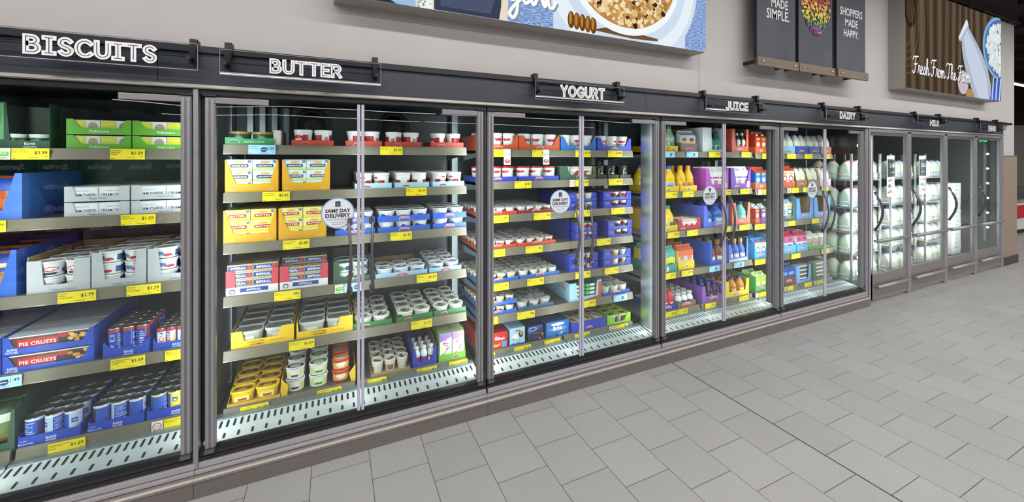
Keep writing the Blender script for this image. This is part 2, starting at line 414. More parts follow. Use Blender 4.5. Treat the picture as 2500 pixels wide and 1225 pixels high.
# ------------------------------------------------------------------ refrigerated cases
BX = [-0.645, 0.94, 2.506, 4.095, 5.70]
SIGN = ['BISCUITS', 'BUTTER', 'YOGURT', 'JUICE', 'DAIRY']
ZS = {'BISCUITS': [1.772, 1.420, 1.040, 0.660, 0.285], 'BUTTER': [1.802, 1.520, 1.220, 0.912, 0.595, 0.260],
      'YOGURT': [1.790, 1.545, 1.290, 1.033, 0.776, 0.527, 0.265], 'JUICE': [1.788, 1.405, 1.028, 0.647, 0.285],
      'DAIRY': [1.775, 1.388, 1.016, 0.640, 0.282]}
SX = {'BISCUITS': (-2.17, -0.70), 'BUTTER': (-0.582, 0.885), 'YOGURT': (0.985, 2.437), 'JUICE': (2.56, 4.055), 'DAIRY': (4.115, 5.535)}
SF = 0.255; SB = 0.80
ZT, ZB = 2.043, 0.218
def handle(x, side, z0=0.93, z1=1.36, y=-0.006):
    pts = []; rr = []
    for i in range(13):
        t = i / 12; z = z0 + (z1 - z0) * t; s = math.sin(math.pi * t)
        pts.append((x + side * 0.010 * (1 - s), y - 0.012 - 0.050 * s, z)); rr.append(0.0075 + 0.0035 * (1 - t))
    m = MB().tube(pts, rr, '6f6c70:0.3:0.6', 8)
    for z in (z0 + 0.01, z1 - 0.01): m.box(x - 0.012, x + 0.012, y - 0.018, y, z - 0.022, z + 0.022, '6f6c70:0.3:0.6', 0.004)
    return m
def door(parent, x0, x1, hinge, n, case_end=False):
    """hinge: 'l' or 'r' -- the stile side; the other edge meets the next door under a clear strip"""
    st = MB(); a, b_ = (x0, x0 + 0.046) if hinge == 'l' else (x1 - 0.046, x1)
    st.box(a, b_, -0.012, 0.02, ZB - 0.004, ZT, 'aluminium', 0.003)
    mid = (a + b_) / 2
    for q in (-0.011, 0.011): st.box(mid + q - 0.007, mid + q + 0.007, -0.020, -0.011, ZB + 0.0, ZT - 0.012, 'aluminium', 0.002)
    st.box(a + 0.002, b_ - 0.002, -0.03, 0.02, ZB - 0.022, ZB - 0.004, '6d696b:0.35:0.5')
    st.box(a - 0.006, b_ + 0.006, -0.026, 0.02, ZT + 0.001, ZT + 0.008, '2e2d2f:0.4')
    d = kid(parent, st.build('door'))
    gx0, gx1 = (x0 + 0.046, x1 - 0.004) if hinge == 'l' else (x0 + 0.004, x1 - 0.046)
    kid(d, MB().box(gx0, gx1, -0.003, 0.003, ZB, ZT, 'door_glass').build('glass_pane'))
    ex = gx1 if hinge == 'l' else gx0
    s = MB(); e0, e1 = (ex - 0.014, ex + 0.003) if hinge == 'l' else (ex - 0.003, ex + 0.014)
    s.box(e0, e1, -0.007, 0.007, ZB - 0.002, ZT, 'clear_strip', 0.002)
    kid(d, s.build('edge_strip'))
    hx = ex - 0.052 if hinge == 'l' else ex + 0.052
    kid(d, handle(hx, -1 if hinge == 'l' else 1).build('handle'))
    c0, c1 = (x0 + 0.002, x0 + 0.285) if hinge == 'l' else (x1 - 0.285, x1 - 0.002)
    kid(d, MB().box(c0, c1, -0.016, -0.001, ZT - 0.035, ZT - 0.003, '8d898c:0.4:0.4', 0.003).build('hinge_cover'))
    return d
def cs(name): pass
noisy('clear_strip', 'b4b2c2', 'c2c0d0', 4, 0.15, 0.0, (1, 1, 3))
def shelf(parent, x0, x1, zt, y1=SB, base=False):
    m = MB(); zs = zt - 0.008
    m.box(x0, x1, SF + 0.006, y1, zs - 0.022, zs, '5b5c5e:0.45:0.3')
    if not base:
        for x in (x0, x1 - 0.004):
            m.prism([(SF + 0.004, zt - 0.055), (y1, zt - 0.10), (y1, zs), (SF + 0.004, zs)], x, x + 0.004, 'galv', 'x')
    else: m.box(x0, x1, SF + 0.02, y1, zs - 0.09, zs - 0.022, '4a4b4d:0.5:0.3')
    o = kid(parent, m.build('base_deck' if base else 'shelf'))
    t = MB().prism([(SF - 0.004, zt), (SF + 0.006, zt + 0.001), (SF + 0.006, zt - 0.057), (SF - 0.012, zt - 0.057), (SF - 0.014, zt - 0.052)], x0 - 0.002, x1 + 0.002, 'strip', 'x')
    t.box(x0 - 0.002, x1 + 0.002, SF - 0.016, SF - 0.011, zt - 0.057, zt - 0.052, '8a8373:0.3:0.3')
    kid(o, t.build('tag_strip'))
def slotted(x0, x1):
    """perforated return-air grille: sloped white deck with two rows of dark slots"""
    y0, z0, y1, z1 = 0.022, 0.196, 0.250, 0.232
    m = MB(); pt = lambda y: z0 + (z1 - z0) * (y - y0) / (y1 - y0)
    m.prism([(y0, z0 - 0.02), (y1, z1 - 0.02), (y1, z1), (y0, z0)], x0, x1, 'white_deck', 'x')
    def slot(x, ya, yb, w):
        n = 6; pts = [(x + w / 2 * math.cos(math.pi * k / n), yb + w / 2 * math.sin(math.pi * k / n)) for k in range(n + 1)] + \
            [(x - w / 2 * math.cos(math.pi * k / n), ya - w / 2 * math.sin(math.pi * k / n)) for k in range(n + 1)]
        m.add([(p[0], p[1], pt(p[1]) + 0.0012) for p in pts], [tuple(range(len(pts)))], '15171a:0.7')
    i = 0; x = x0 + 0.02
    while x < x1 - 0.015:
        slot(x, 0.150, 0.192, 0.012)
        if i % 2 == 0: slot(x, 0.072, 0.098, 0.012)
        i += 1; x += 0.033
    m.box(x0, x1, 0.206, 0.252, z1 - 0.01, z1 + 0.006, 'galv')
    return m
CASES = {}
CASE_LOOK = ['holding biscuit cans and cream cheese', 'holding butter and cottage cheese', 'holding yogurt cups', 'holding juice bottles', 'holding milk jugs and cartons']
for i, nm in enumerate(SIGN):
    x1 = BX[i]; x0 = BX[i - 1] if i else x1 - 1.585
    cse = empty('refrigerated_case', ((x0 + x1) / 2 * 0, 0, 0))
    tag(cse, f'tall glass-door cooler {CASE_LOOK[i]} below the {nm} sign', 'refrigerated case', 'glass-door coolers along the wall')
    CASES[nm] = cse
    e1 = 0.001; xa = x0 + (0.013 if i else 0.001); xb = x1 - 0.001
    bd = MB(); bd.box(x0 + e1, xb, 0.86, 0.92, 0.02, 2.22, '33393c:0.5'); bd.box(x0 + e1, xb, 0.034, 0.92, 2.10, 2.22, '202326:0.5')
    bd.box(x0 + e1, xb, 0.031, 0.92, 0.02, 0.17, '2b2d2f:0.6')
    if i == 0: bd.box(x0, x0 + 0.02, 0.035, 0.9, 0.1, 2.07, '33393c:0.5')
    kid(cse, bd.build('body'))
    kid(cse, MB().box(x0 + e1, xb, 0.845, 0.859, 0.2, 2.09, '454c50:0.45').build('back_panel'))
    for zt in ZS[nm][:-1]: shelf(cse, *SX[nm], zt)
    zt = ZS[nm][-1]; a, c = SX[nm]; mid = (x0 + x1) / 2 - 0.01
    if i == 0: mid = -1.437
    shelf(cse, a, mid - 0.012, zt, base=True); shelf(cse, mid + 0.012, c, zt, base=True)
    g = slotted(x0 + 0.0125, (x0 + x1) / 2 - 0.004); kid(cse, g.build('air_grille')); kid(cse, slotted((x0 + x1) / 2 + 0.004, x1 - 0.01).build('air_grille'))
    k = MB().prism([(-0.055, 0.0), (-0.055, 0.082), (-0.04, 0.0), ], x0 + 0.001, x1 - 0.001, 'kick', 'x')
    k = MB().box(x0 + 0.001, x1 - 0.001, -0.055, -0.03, 0.0, 0.078, 'kick'); kid(cse, k.build('kick_plate'))
    s = MB().prism([(-0.055, 0.078), (-0.060, 0.084), (-0.058, 0.094), (-0.050, 0.101), (-0.02, 0.108), (0.02, 0.108), (0.02, 0.078)], x0 + 0.0005, x1 - 0.0005, 'stainless', 'x')
    kid(cse, s.build('ledge'))
    s = MB().box(x0 + 0.0005, xb, -0.036, 0.02, 0.109, 0.1275, 'sill_alu', 0.003).box(xa, xb, -0.024, 0.02, 0.130, 0.158, 'sill_alu', 0.003)
    s.box(xa, xb, -0.02, 0.02, 0.1275, 0.131, '1b1a1b:0.5'); kid(cse, s.build('sill_rail'))
    s = MB().box(xa, xb, -0.012, 0.03, 0.158, 0.178, '222224:0.4').box(xa, xb, -0.006, 0.03, 0.180, 0.196, '2c2c2f:0.35').box(xa, xb, -0.010, 0.03, 0.198, 0.214, '1a1a1c:0.4')
    kid(cse, s.build('door_gasket'))
    s = MB().box(xa, xb, -0.01, 0.03, 2.052, 2.077, '17171a:0.5'); kid(cse, s.build('head_gasket'))
    # frame post at the right-hand boundary
    p = MB()
    if i in (0,): p.box(x1 - 0.011, x1 + 0.011, -0.022, 0.0295, 0.1285, 2.077, 'aluminium', 0.003)
    elif i == 4: p.box(x1 - 0.004, x1 + 0.05, -0.012, 0.03, 0.10, 2.077, 'aluminium', 0.003).box(x1 + 0.055, x1 + 0.095, -0.02, 0.03, 0.0, 2.077, 'aluminium', 0.003)
    else: p.box(x1 - 0.007, x1 + 0.007, -0.004, 0.0295, 0.1285, 2.077, '49474b:0.4:0.3', 0.002)
    kid(cse, p.build('frame_post'))
    p = MB().box(x1 - 0.03, x1 + 0.03, 0.0305, 0.050, 0.235, 2.06, '1a1b1d:0.5'); kid(cse, p.build('mullion'))
    led = MB().box(x1 - 0.02, x1 + 0.02, 0.051, 0.055, 0.26, 2.0, 'led') if i < 4 else MB().box(x1 - 0.03, x1 + 0.02, 0.051, 0.055, 0.26, 2.0, '55585c')
    if i == 4:
        for q in range(9): led.box(x1 - 0.036, x1 - 0.028, 0.050, 0.058, 0.34 + q * 0.19, 0.37 + q * 0.19, 'led')
    kid(cse, led.build('led_strip'))
    e = 0.002
    gapl = {0: 0.05, 1: 0.036, 2: 0.0145, 3: 0.0145, 4: 0.0145}[i]; gapr = {0: 0.018, 1: 0.0145, 2: 0.0145, 3: 0.0145, 4: 0.062}[i]
    md = (x0 + x1) / 2 + (0.0 if i else 0)
    door(cse, x0 + gapl, md - 0.002, 'l', i); door(cse, md + 0.002, x1 - gapr, 'r', i)
    for x in ((x1 - 0.03,) if i < 4 else ()):
        kid(cse, MB().box(x - 0.004, x + 0.044, 0.70, 0.76, 0.2, 2.08, 'galv').build('upright'))
    if i == 0: kid(cse, MB().box(x1 - 0.008, x1 + 0.008, 0.057, 0.84, 0.245, 2.09, 'steel_panel').build('end_panel'))
    if i == 2: kid(cse, MB().box(x1 - 0.004, x1 + 0.004, 0.05, 0.215, 0.235, 2.09, 'steel_panel').build('end_panel'))
    if i == 3: kid(cse, MB().box(x1 - 0.003, x1 + 0.003, 0.05, 0.12, 0.235, 2.09, '1d1e20:0.4').build('end_panel'))
    if i == 4:
        kid(cse, MB().box(x1 - 0.006, x1, 0.05, 0.85, 0.2, 2.09, 'door_glass').build('end_glass'))
        kid(cse, MB().box(x1 - 0.03, x1 - 0.006, 0.62, 0.66, 0.2, 2.09, 'steel_panel').build('upright'))
b_ = CASES['BUTTER']
for fx in (-0.15, 0.45):
    m = MB().lathe([(0.13, 0), (0.13, 0.012), (0.115, 0.016)], '202225:0.5', 28, fn=None); m.lathe([(0.1, 0.017), (0.03, 0.02)], '0d0e10:0.5', 28)
    m.xf(Matrix.Translation((fx, 0.843, 1.97)) @ Matrix.Rotation(math.radians(90), 4, 'X')); kid(b_, m.build('fan_cover'))
for k in range(4): kid(b_, MB().box(-0.56 + k * 0.075, -0.525 + k * 0.075, 0.80, 0.842, 1.80, 2.09, 'galv').build('rear_channel'))

# header above the doors
hd = empty('header', (0, 0, 0)); tag(hd, 'long dark slate header running above all the cooler doors', 'header')
for x0, x1 in ((-6, -0.80), (-0.797, 2.35), (2.353, 5.70), (5.703, 7.72), (7.723, 9.745)):
    kid(hd, MB().box(x0, x1, -0.012, 0.028, 2.10, 2.262, 'fascia').build('fascia_panel'))
kid(hd, MB().box(-6, 10.05, -0.030, 0.028, 2.262, 2.298, '18181b:0.35', 0.003).build('top_rail'))
kid(hd, MB().prism([(-0.026, 2.0785), (-0.030, 2.084), (-0.024, 2.100), (0.02, 2.102), (0.02, 2.0785)], -6, 9.745, '8d8680:0.35:0.5', 'x').build('bottom_trim'))

# ------------------------------------------------------------------ milk coolers
MX = [5.80, 6.72, 7.74, 8.71, 9.69]
mc = empty('milk_cooler', (0, 0, 0)); tag(mc, 'four-door roll-in milk cooler at the far end of the cooler run', 'milk cooler')
b = MB()
for x in MX[1:]: b.box(x - 0.045, x + 0.045, -0.018, 0.03, 0.0, 2.06, 'aluminium', 0.004)
b.box(MX[0], MX[-1], -0.018, 0.03, 2.035, 2.077, 'aluminium', 0.004); kid(mc, b.build('frame'))
b = MB().box(5.72, 9.73, 2.6, 2.66, 0, 2.3, '4a5054:0.5').box(5.72, 9.73, 0.035, 2.66, 2.2, 2.26, '1f2224:0.6').box(9.70, 9.73, 0.035, 2.6, 0.0, 2.2, '3c4245:0.5')
kid(mc, b.build('body'))
for i in range(4):
    x0, x1 = MX[i] + 0.047, MX[i + 1] - 0.047
    d = kid(mc, MB().box(x0, x1, -0.01, 0.02, 2.0, 2.033, '7e7b7f:0.35:0.5').box(x0, x0 + 0.02, -0.01, 0.02, 0.03, 2.0, 'aluminium').box(x1 - 0.02, x1, -0.01, 0.02, 0.03, 2.0, 'aluminium').box(x0, x1, -0.012, 0.02, 0.03, 0.335, 'stainless', 0.003).build('door'))
    kid(d, MB().box(x0 + 0.02, x1 - 0.02, -0.003, 0.003, 0.335, 2.0, 'door_glass').build('glass_pane'))
    for z, nm in ((0.735, 'push_bar'), (0.19, 'bumper_bar')):
        m = MB().tube([(x0 + 0.03, -0.045, z), (x1 - 0.03, -0.045, z)], 0.022, 'aluminium', 10)
        for x in (x0 + 0.05, x1 - 0.05): m.box(x - 0.012, x + 0.012, -0.045, -0.005, z - 0.012, z + 0.012, 'aluminium')
        kid(d, m.build(nm))
    pts = [(x0 + 0.05 + 0.0 * t, -0.012 - 0.075 * math.sin(math.pi * t / 12), 0.86 + 0.46 * t / 12) for t in range(13)]
    kid(d, MB().tube(pts, 0.014, '57555a:0.35:0.5', 8).build('handle'))
    b = MB()
    b.box(x0 - 0.03, x0 + 0.0, 0.031, 0.036, 0.4, 1.98, 'led')
    kid(mc, b.build('led_strip'))
    area('case_led_light', (x1 - 0.2, 0.06, 1.15), 0.03, 1.6, 5, rot=(math.radians(90), 0, 0), color=(0.95, 0.99, 1.0))
    area('case_led_light', (x0 - 0.02, 0.10, 1.15), 0.03, 1.6, 6.5, rot=(math.radians(90), 0, math.radians(-50)), color=(0.95, 0.99, 1.0))
for k in range(6):
    b = MB().lathe([(0.0, 0.016), (0.014, 0.008), (0.016, 0), (0.014, -0.008), (0.0, -0.016)], 'led', 10, cap0=False, cap1=False); b.xf(Matrix.Translation((9.55, 0.10, 0.62 + k * 0.235))); kid(mc, b.build('lamp_bulb'))
kid(mc, MB().box(9.53, 9.60, 0.11, 0.14, 0.4, 1.95, '4a4e52:0.4:0.4').build('lamp_post'))
b = MB().box(9.28, 9.62, 0.118, 0.14, 1.965, 2.03, '0d1a12:0.5')  # added panel; its glowing green bars imitate a distant sign's reflection in the glass
for q, (dx, wq, dz) in enumerate(((0.0, 0.05, 0.0), (0.07, 0.06, 0.012), (0.15, 0.03, -0.006), (0.20, 0.07, 0.004))): b.box(9.31 + dx, 9.31 + dx + wq, 0.1165, 0.118, 1.985 + dz, 2.008 + dz, 'sign_reflection_glow')
kid(mc, b.build('lit_sign'))
# ------------------------------------------------------------------ inline lettering for the header signs
def arc(cx, cz, rx, rz, a0, a1, n=9): return [(cx + rx * math.cos(math.radians(a0 + (a1 - a0) * i / n)), cz + rz * math.sin(math.radians(a0 + (a1 - a0) * i / n))) for i in range(n + 1)]
GL = {
    'B': (0.62, [[(0, 0), (0, 1), (0.30, 1)] + arc(0.30, 0.77, 0.24, 0.23, 90, -90, 7) + [(0.14, 0.54)], [(0.30, 0.54)] + arc(0.32, 0.27, 0.30, 0.27, 90, -90, 7) + [(0, 0)]]),
    'I': (0.44, [[(0, 0), (0.44, 0)], [(0, 1), (0.44, 1)], [(0.22, 0), (0.22, 1)]]),
    'S': (0.58, [arc(0.30, 0.76, 0.27, 0.24, 30, 180, 7) + [(0.05, 0.66), (0.14, 0.56), (0.44, 0.44), (0.56, 0.34)] + arc(0.30, 0.26, 0.27, 0.26, 10, -150, 8)]),
    'C': (0.72, [arc(0.42, 0.5, 0.42, 0.5, 45, 315, 14)]),
    'U': (0.64, [[(0, 1), (0, 0.32)] + arc(0.32, 0.32, 0.32, 0.32, 180, 360, 9) + [(0.64, 1)]]),
    'T': (0.66, [[(0, 1), (0.66, 1)], [(0.33, 1), (0.33, 0)]]),
    'E': (0.52, [[(0.52, 0), (0, 0), (0, 1), (0.52, 1)], [(0, 0.5), (0.44, 0.5)]]),
    'R': (0.62, [[(0, 0), (0, 1), (0.32, 1)] + arc(0.32, 0.73, 0.27, 0.27, 90, -90, 7) + [(0.14, 0.46)], [(0.32, 0.46), (0.62, 0)]]),
    'Y': (0.68, [[(0, 1), (0.34, 0.48), (0.34, 0)], [(0.68, 1), (0.34, 0.48)]]),
    'O': (0.86, [arc(0.43, 0.5, 0.43, 0.5, 0, 360, 18)]),
    'G': (0.76, [arc(0.42, 0.5, 0.42, 0.5, 45, 330, 14) + [(0.78, 0.44), (0.48, 0.44)]]),
    'J': (0.44, [[(0.44, 1), (0.44, 0.26)] + arc(0.20, 0.26, 0.24, 0.26, 0, -150, 7)]),
    'D': (0.66, [[(0, 0), (0, 1), (0.24, 1)] + arc(0.24, 0.5, 0.42, 0.5, 90, -90, 9) + [(0, 0)]]),
    'A': (0.70, [[(0, 0), (0.35, 1), (0.70, 0)], [(0.13, 0.33), (0.57, 0.33)]]),
    'M': (0.84, [[(0, 0), (0, 1), (0.42, 0.36), (0.84, 1), (0.84, 0)]]),
    'L': (0.50, [[(0, 1), (0, 0), (0.50, 0)]]),
    'K': (0.62, [[(0, 0), (0, 1)], [(0.60, 1), (0.03, 0.42)], [(0.20, 0.58), (0.62, 0)]]),
}
def sign_letters(mb, word, xl, xr, zc, h, y):
    tot = sum(GL[c][0] for c in word) + 0.34 * (len(word) - 1); W = xr - xl; wd = 0.235 * h
    k = (W - wd) / tot; x = xl + wd / 2
    for c in word:
        for j, pl in enumerate(GL[c][1]):
            mb.stroke([(x + p[0] * k, zc - h / 2 + wd / 2 + p[1] * (h - wd)) for p in pl], wd, y - 0.00025 * j, 'eceaea:0.6')
        for j, pl in enumerate(GL[c][1]):
            mb.stroke([(x + p[0] * k, zc - h / 2 + wd / 2 + p[1] * (h - wd)) for p in pl], wd * 0.13, y - 0.0012 - 0.00025 * j, '2e3037:0.6', False)
        x += (GL[c][0] + 0.34) * k
SY = -0.11
SIGNS = [  # word, panel u0,u1 (v top,bottom at u1), letters u0,u1, v top/bottom in the middle, clips u
    ('BISCUITS', -190, 483, 107, 172, 55, 384, 96, 143, (-120, 468)),
    ('BUTTER', 536, 930, 156, 210, 658, 835, 150, 185.5, (554, 917)),
    ('YOGURT', 1308, 1524, 215, 256, 1368, 1477, 211, 240, (1313, 1515)),
    ('JUICE', 1724, 1866, 253, 280, 1772, 1827, 248.5, 270, (1727, 1857)),
    ('DAIRY', 2018, 2115, 277, 299, 2050, 2088, 273, 291, (2019, 2107)),
    ('MILK', 2242, 2310, 287, 306, 2270, 2292, 293.5, 308, (2243, 2303)),
    ('EGGS', 2394, 2450, 306, 324, 2413, 2431, 307, 320.5, (2396, 2442)),
]
for wd_, pu0, pu1, vt, vb, lu0, lu1, lt, lb, clips in SIGNS:
    x0, x1 = X(pu0, SY), X(pu1, SY); z1, z0 = ZV(pu1, vt, SY), ZV(pu1, vb, SY)
    s = empty('header_sign', (0, 0, 0)); tag(s, f'clear acrylic aisle sign reading {wd_} in white inline capitals', 'sign', 'clear signs clipped to the header')
    p = MB().box(x0, x1, SY, SY + 0.004, z0, z1, 'acrylic')
    for a, c, e, f in ((x0, x1, z0, z0 + 0.0016), (x0, x1, z1 - 0.0016, z1), (x0, x0 + 0.0016, z0, z1), (x1 - 0.0016, x1, z0, z1)): p.box(a, c, SY - 0.0004, SY + 0.0044, e, f, 'a6a8ae:0.35')
    um = (lu0 + lu1) / 2; zt, zb = ZV(um, lt, SY), ZV(um, lb, SY)
    sign_letters(p, wd_, X(lu0, SY), X(lu1, SY), (zt + zb) / 2, zt - zb, SY - 0.0012)
    kid(s, p.build('panel'))
    for cu in clips:
        x = X(cu, SY + 0.04); m = MB().box(x - 0.016, x + 0.016, -0.046, -0.0315, 2.225, 2.325, '141416:0.35', 0.002).box(x - 0.016, x + 0.016, -0.044, 0.012, 2.2995, 2.325, '141416:0.35', 0.002)
        zc = (z0 + z1) / 2 - 0.005
        m.box(x - 0.014, x + 0.014, -0.062, -0.044, zc - 0.02, 2.28, '141416:0.35', 0.002)
        m.tube([(x, SY - 0.012, zc), (x, -0.045, zc)], 0.010, '101012:0.3', 10)
        kid(s, m.build('clip'))
    kid(s, MB().tube([(x0 + 0.02, SY + 0.012, (z0 + z1) / 2), (x1 - 0.02, SY + 0.012, (z0 + z1) / 2)], 0.0022, '1b1b1f:0.4', 6).build('rod'))

# ------------------------------------------------------------------ backlit pictures
def lightbox(x0, x1, z0, z1, label):
    o = empty('lightbox_sign', (0, 0, 0)); tag(o, label, 'lightbox')
    kid(o, MB().box(x0, x1, -0.118, WY, z0, z1, '9a948f:0.45').box(x0 + 0.002, x1 - 0.002, -0.124, -0.118, z0 + 0.004, z1 - 0.004, 'b6b1ad:0.4').build('housing')); return o
L1 = lightbox(0.0, 2.905, 2.63, 3.86, 'backlit picture of granola bowl and honey dipper above the YOGURT door')
PY = -0.1245
f = MB(); f.clip = (0.003, 2.902, 2.633, 3.857); f.rect(0.004, 2.90, 2.634, 3.856, PY, LIT('cfe0f2'))
k = 1
def lay():
    global k; k += 1; return PY - 0.0004 * k
y = lay()
f.flat([(0.004, 2.634), (0.45, 2.634), (0.40, 3.85), (0.004, 3.85)], y, LIT('9fc0e0')); y = lay()
f.flat([(0.10, 2.634), (0.34, 2.634), (0.20, 2.70), (0.06, 2.68)], y, LIT('26324a')); y = lay()
f.flat([(0.40, 3.3), (0.415, 2.78), (0.50, 2.60), (0.62, 2.60), (0.62, 3.3)], y, LIT('f0f2ee')); y = lay()
for i in range(70): f.ell(0.46 + random.random() * 0.10, 2.64 + random.random() * 0.3, 0.007, 0.006, y - 0.00004 * i, LIT(random.choice(['8f9a84', 'c8c6a8', '6f7a6a'])), 6)
k += 8; y = lay(); f.box(1.02, 1.40, y - 0.0003, y, 2.634, 3.4, 'lit_denim_print'); y = lay()
f.flat([(0.55, 2.60), (1.05, 2.60), (1.06, 2.85), (1.045, 3.3), (0.55, 3.3)], y, LIT('e6dec6')); y = lay()
f.flat([(0.56, 2.60), (0.985, 2.60), (1.005, 2.72), (1.01, 2.9), (1.0, 3.3), (0.56, 3.3)], y, LIT('3a4154')); y = lay()
f.flat([(0.60, 2.66), (0.93, 2.66), (0.96, 2.76), (0.965, 3.3), (0.60, 3.3)], y, LIT('4d566e')); y = lay()
f.rect(2.66, 2.902, 2.634, 3.85, y, 'lit_denim_print'); y = lay()
f.ell(2.03, 3.16, 0.77, 0.74, y, LIT('d4e2f0'), 56); y = lay(); f.ell(2.03, 3.17, 0.735, 0.71, y, LIT('e9f1f8'), 56); y = lay()
f.ell(2.05, 3.14, 0.62, 0.56, y, LIT('cfdfee'), 48); y = lay()
f.flat([(1.72, 2.665), (2.10, 2.645), (2.36, 2.655), (2.36, 2.675), (1.9, 2.71)], y, LIT('6b5238')); y = lay()
for i in range(5): f.ell(1.545 + i * 0.048, 2.712 - i * 0.004, 0.029, 0.062, y - 0.0003 * i, LIT(['6a4218', '7a5020'][i % 2]), 16); f.ell(1.540 + i * 0.048, 2.722 - i * 0.004, 0.013, 0.046, y - 0.0003 * i - 0.00015, LIT('b8803a'), 12)
k += 4; y = lay(); f.ell(2.05, 3.14, 0.54, 0.475, y, LIT('f4f8fb'), 48); y = lay(); f.ell(2.05, 3.15, 0.495, 0.43, y, LIT('b98b4c'), 48)
rg = random.Random(3)
for i in range(900):
    a = rg.random() * 6.283; r = math.sqrt(rg.random()); cx_, cz_ = 2.05 + 0.48 * r * math.cos(a), 3.15 + 0.415 * r * math.sin(a); s_ = 0.010 + rg.random() * 0.016
    c = rg.choice(['e9cf98', 'f3dfb2', 'd6ae68', 'c89a55', 'f6e8c8', 'dfbd80', 'a8733a', 'e9cf98', 'f3dfb2'] + (['3a2422', '512a2a'] if rg.random() < 0.5 else []))
    if cz_ > 3.2: continue
    f.flat([(s_ * (0.7 + 0.6 * rg.random()) * math.cos(t * 0.8976), s_ * (0.7 + 0.6 * rg.random()) * math.sin(t * 0.8976)) for t in range(7)], y - 0.0003 - 0.00002 * i, LIT(c), cx_, cz_)
k += 30
# script lettering
def spline(pts, n=6):
    out = []
    for i in range(len(pts) - 1):
        p0 = pts[max(i - 1, 0)]; p1 = pts[i]; p2 = pts[i + 1]; p3 = pts[min(i + 2, len(pts) - 1)]
        for j in range(n):
            t = j / n; out.append(tuple(0.5 * (2 * b_ + (c - a) * t + (2 * a - 5 * b_ + 4 * c - d) * t * t + (3 * b_ - a - 3 * c + d) * t ** 3) for a, b_, c, d in zip(p0, p1, p2, p3)))
    return out + [pts[-1]]
SCR = {
    'F': (0.72, [[(0.05, 0.82), (0.18, 1.0), (0.45, 1.02), (0.78, 1.05)], [(0.46, 1.0), (0.40, 0.6), (0.32, 0.15), (0.12, -0.02), (0.0, 0.12)], [(0.22, 0.55), (0.45, 0.56), (0.62, 0.60)]]),
    'r': (0.36, [[(0.0, 0.05), (0.10, 0.35), (0.12, 0.5), (0.30, 0.46), (0.26, 0.15), (0.34, 0.0), (0.44, 0.1)]]),
    'e': (0.42, [[(0.02, 0.15), (0.28, 0.28), (0.26, 0.46), (0.12, 0.44), (0.06, 0.2), (0.16, 0.0), (0.34, 0.04), (0.46, 0.16)]]),
    's': (0.38, [[(0.0, 0.05), (0.22, 0.5), (0.28, 0.3), (0.30, 0.1), (0.16, -0.02), (0.06, 0.06)], [(0.28, 0.1), (0.44, 0.12)]]),
    'h': (0.50, [[(0.0, 0.1), (0.25, 0.7), (0.24, 1.0), (0.14, 0.95), (0.10, 0.5), (0.08, 0.0)], [(0.09, 0.2), (0.24, 0.46), (0.34, 0.4), (0.33, 0.08), (0.42, 0.0), (0.54, 0.12)]]),
    'o': (0.42, [[(0.22, 0.46), (0.06, 0.36), (0.08, 0.04), (0.26, 0.02), (0.34, 0.28), (0.22, 0.46), (0.30, 0.40), (0.48, 0.40)]]),
    'm': (0.66, [[(0.0, 0.3), (0.08, 0.46), (0.08, 0.0)], [(0.08, 0.2), (0.20, 0.46), (0.28, 0.36), (0.28, 0.0)], [(0.28, 0.2), (0.40, 0.46), (0.50, 0.36), (0.49, 0.08), (0.58, 0.0), (0.70, 0.14)]]),
    'T': (0.66, [[(0.0, 0.85), (0.12, 1.02), (0.45, 0.98), (0.78, 1.04)], [(0.46, 0.98), (0.38, 0.5), (0.30, 0.1), (0.14, 0.0), (0.06, 0.12)]]),
    'a': (0.44, [[(0.32, 0.38), (0.18, 0.48), (0.05, 0.28), (0.10, 0.02), (0.26, 0.08), (0.34, 0.44), (0.32, 0.08), (0.40, 0.0), (0.50, 0.12)]]),
    'g': (0.46, [[(0.32, 0.38), (0.18, 0.48), (0.05, 0.28), (0.10, 0.04), (0.26, 0.10), (0.34, 0.44), (0.30, -0.2), (0.16, -0.42), (0.04, -0.3), (0.30, -0.02), (0.5, 0.12)]]),
    'u': (0.50, [[(0.0, 0.2), (0.08, 0.46), (0.06, 0.12), (0.16, 0.0), (0.32, 0.14), (0.36, 0.46), (0.36, 0.1), (0.44, 0.0), (0.54, 0.12)]]),
    't': (0.36, [[(0.0, 0.1), (0.16, 0.5), (0.18, 0.9), (0.12, 0.3), (0.16, 0.02), (0.30, 0.0), (0.40, 0.14)], [(0.0, 0.62), (0.34, 0.66)]]),
    ' ': (0.26, []), 'Y': (0.8, []), 'o2': (0.4, []),
}
def script(mb, t, x0, x1, zb, h, y, mat, shade):
    tot = sum(SCR[c][0] for c in t); kx = (x1 - x0) / tot
    for dx, dz, yy, mm in ((0.012, -0.012, y, shade), (0, 0, y - 0.0006, mat)):
        x = x0
        for c in t:
            for pl in SCR[c][1]: mb.stroke(spline([(x + p[0] * kx + dx, zb + p[1] * h + dz) for p in pl]), 0.085 * h, yy, mm)
            x += SCR[c][0] * kx
script(f, 'gurt', 1.05, 1.40, 2.765, 0.26, lay(), LIT('ffffff'), LIT('7d93a8'))
kid(L1, f.build('picture'))

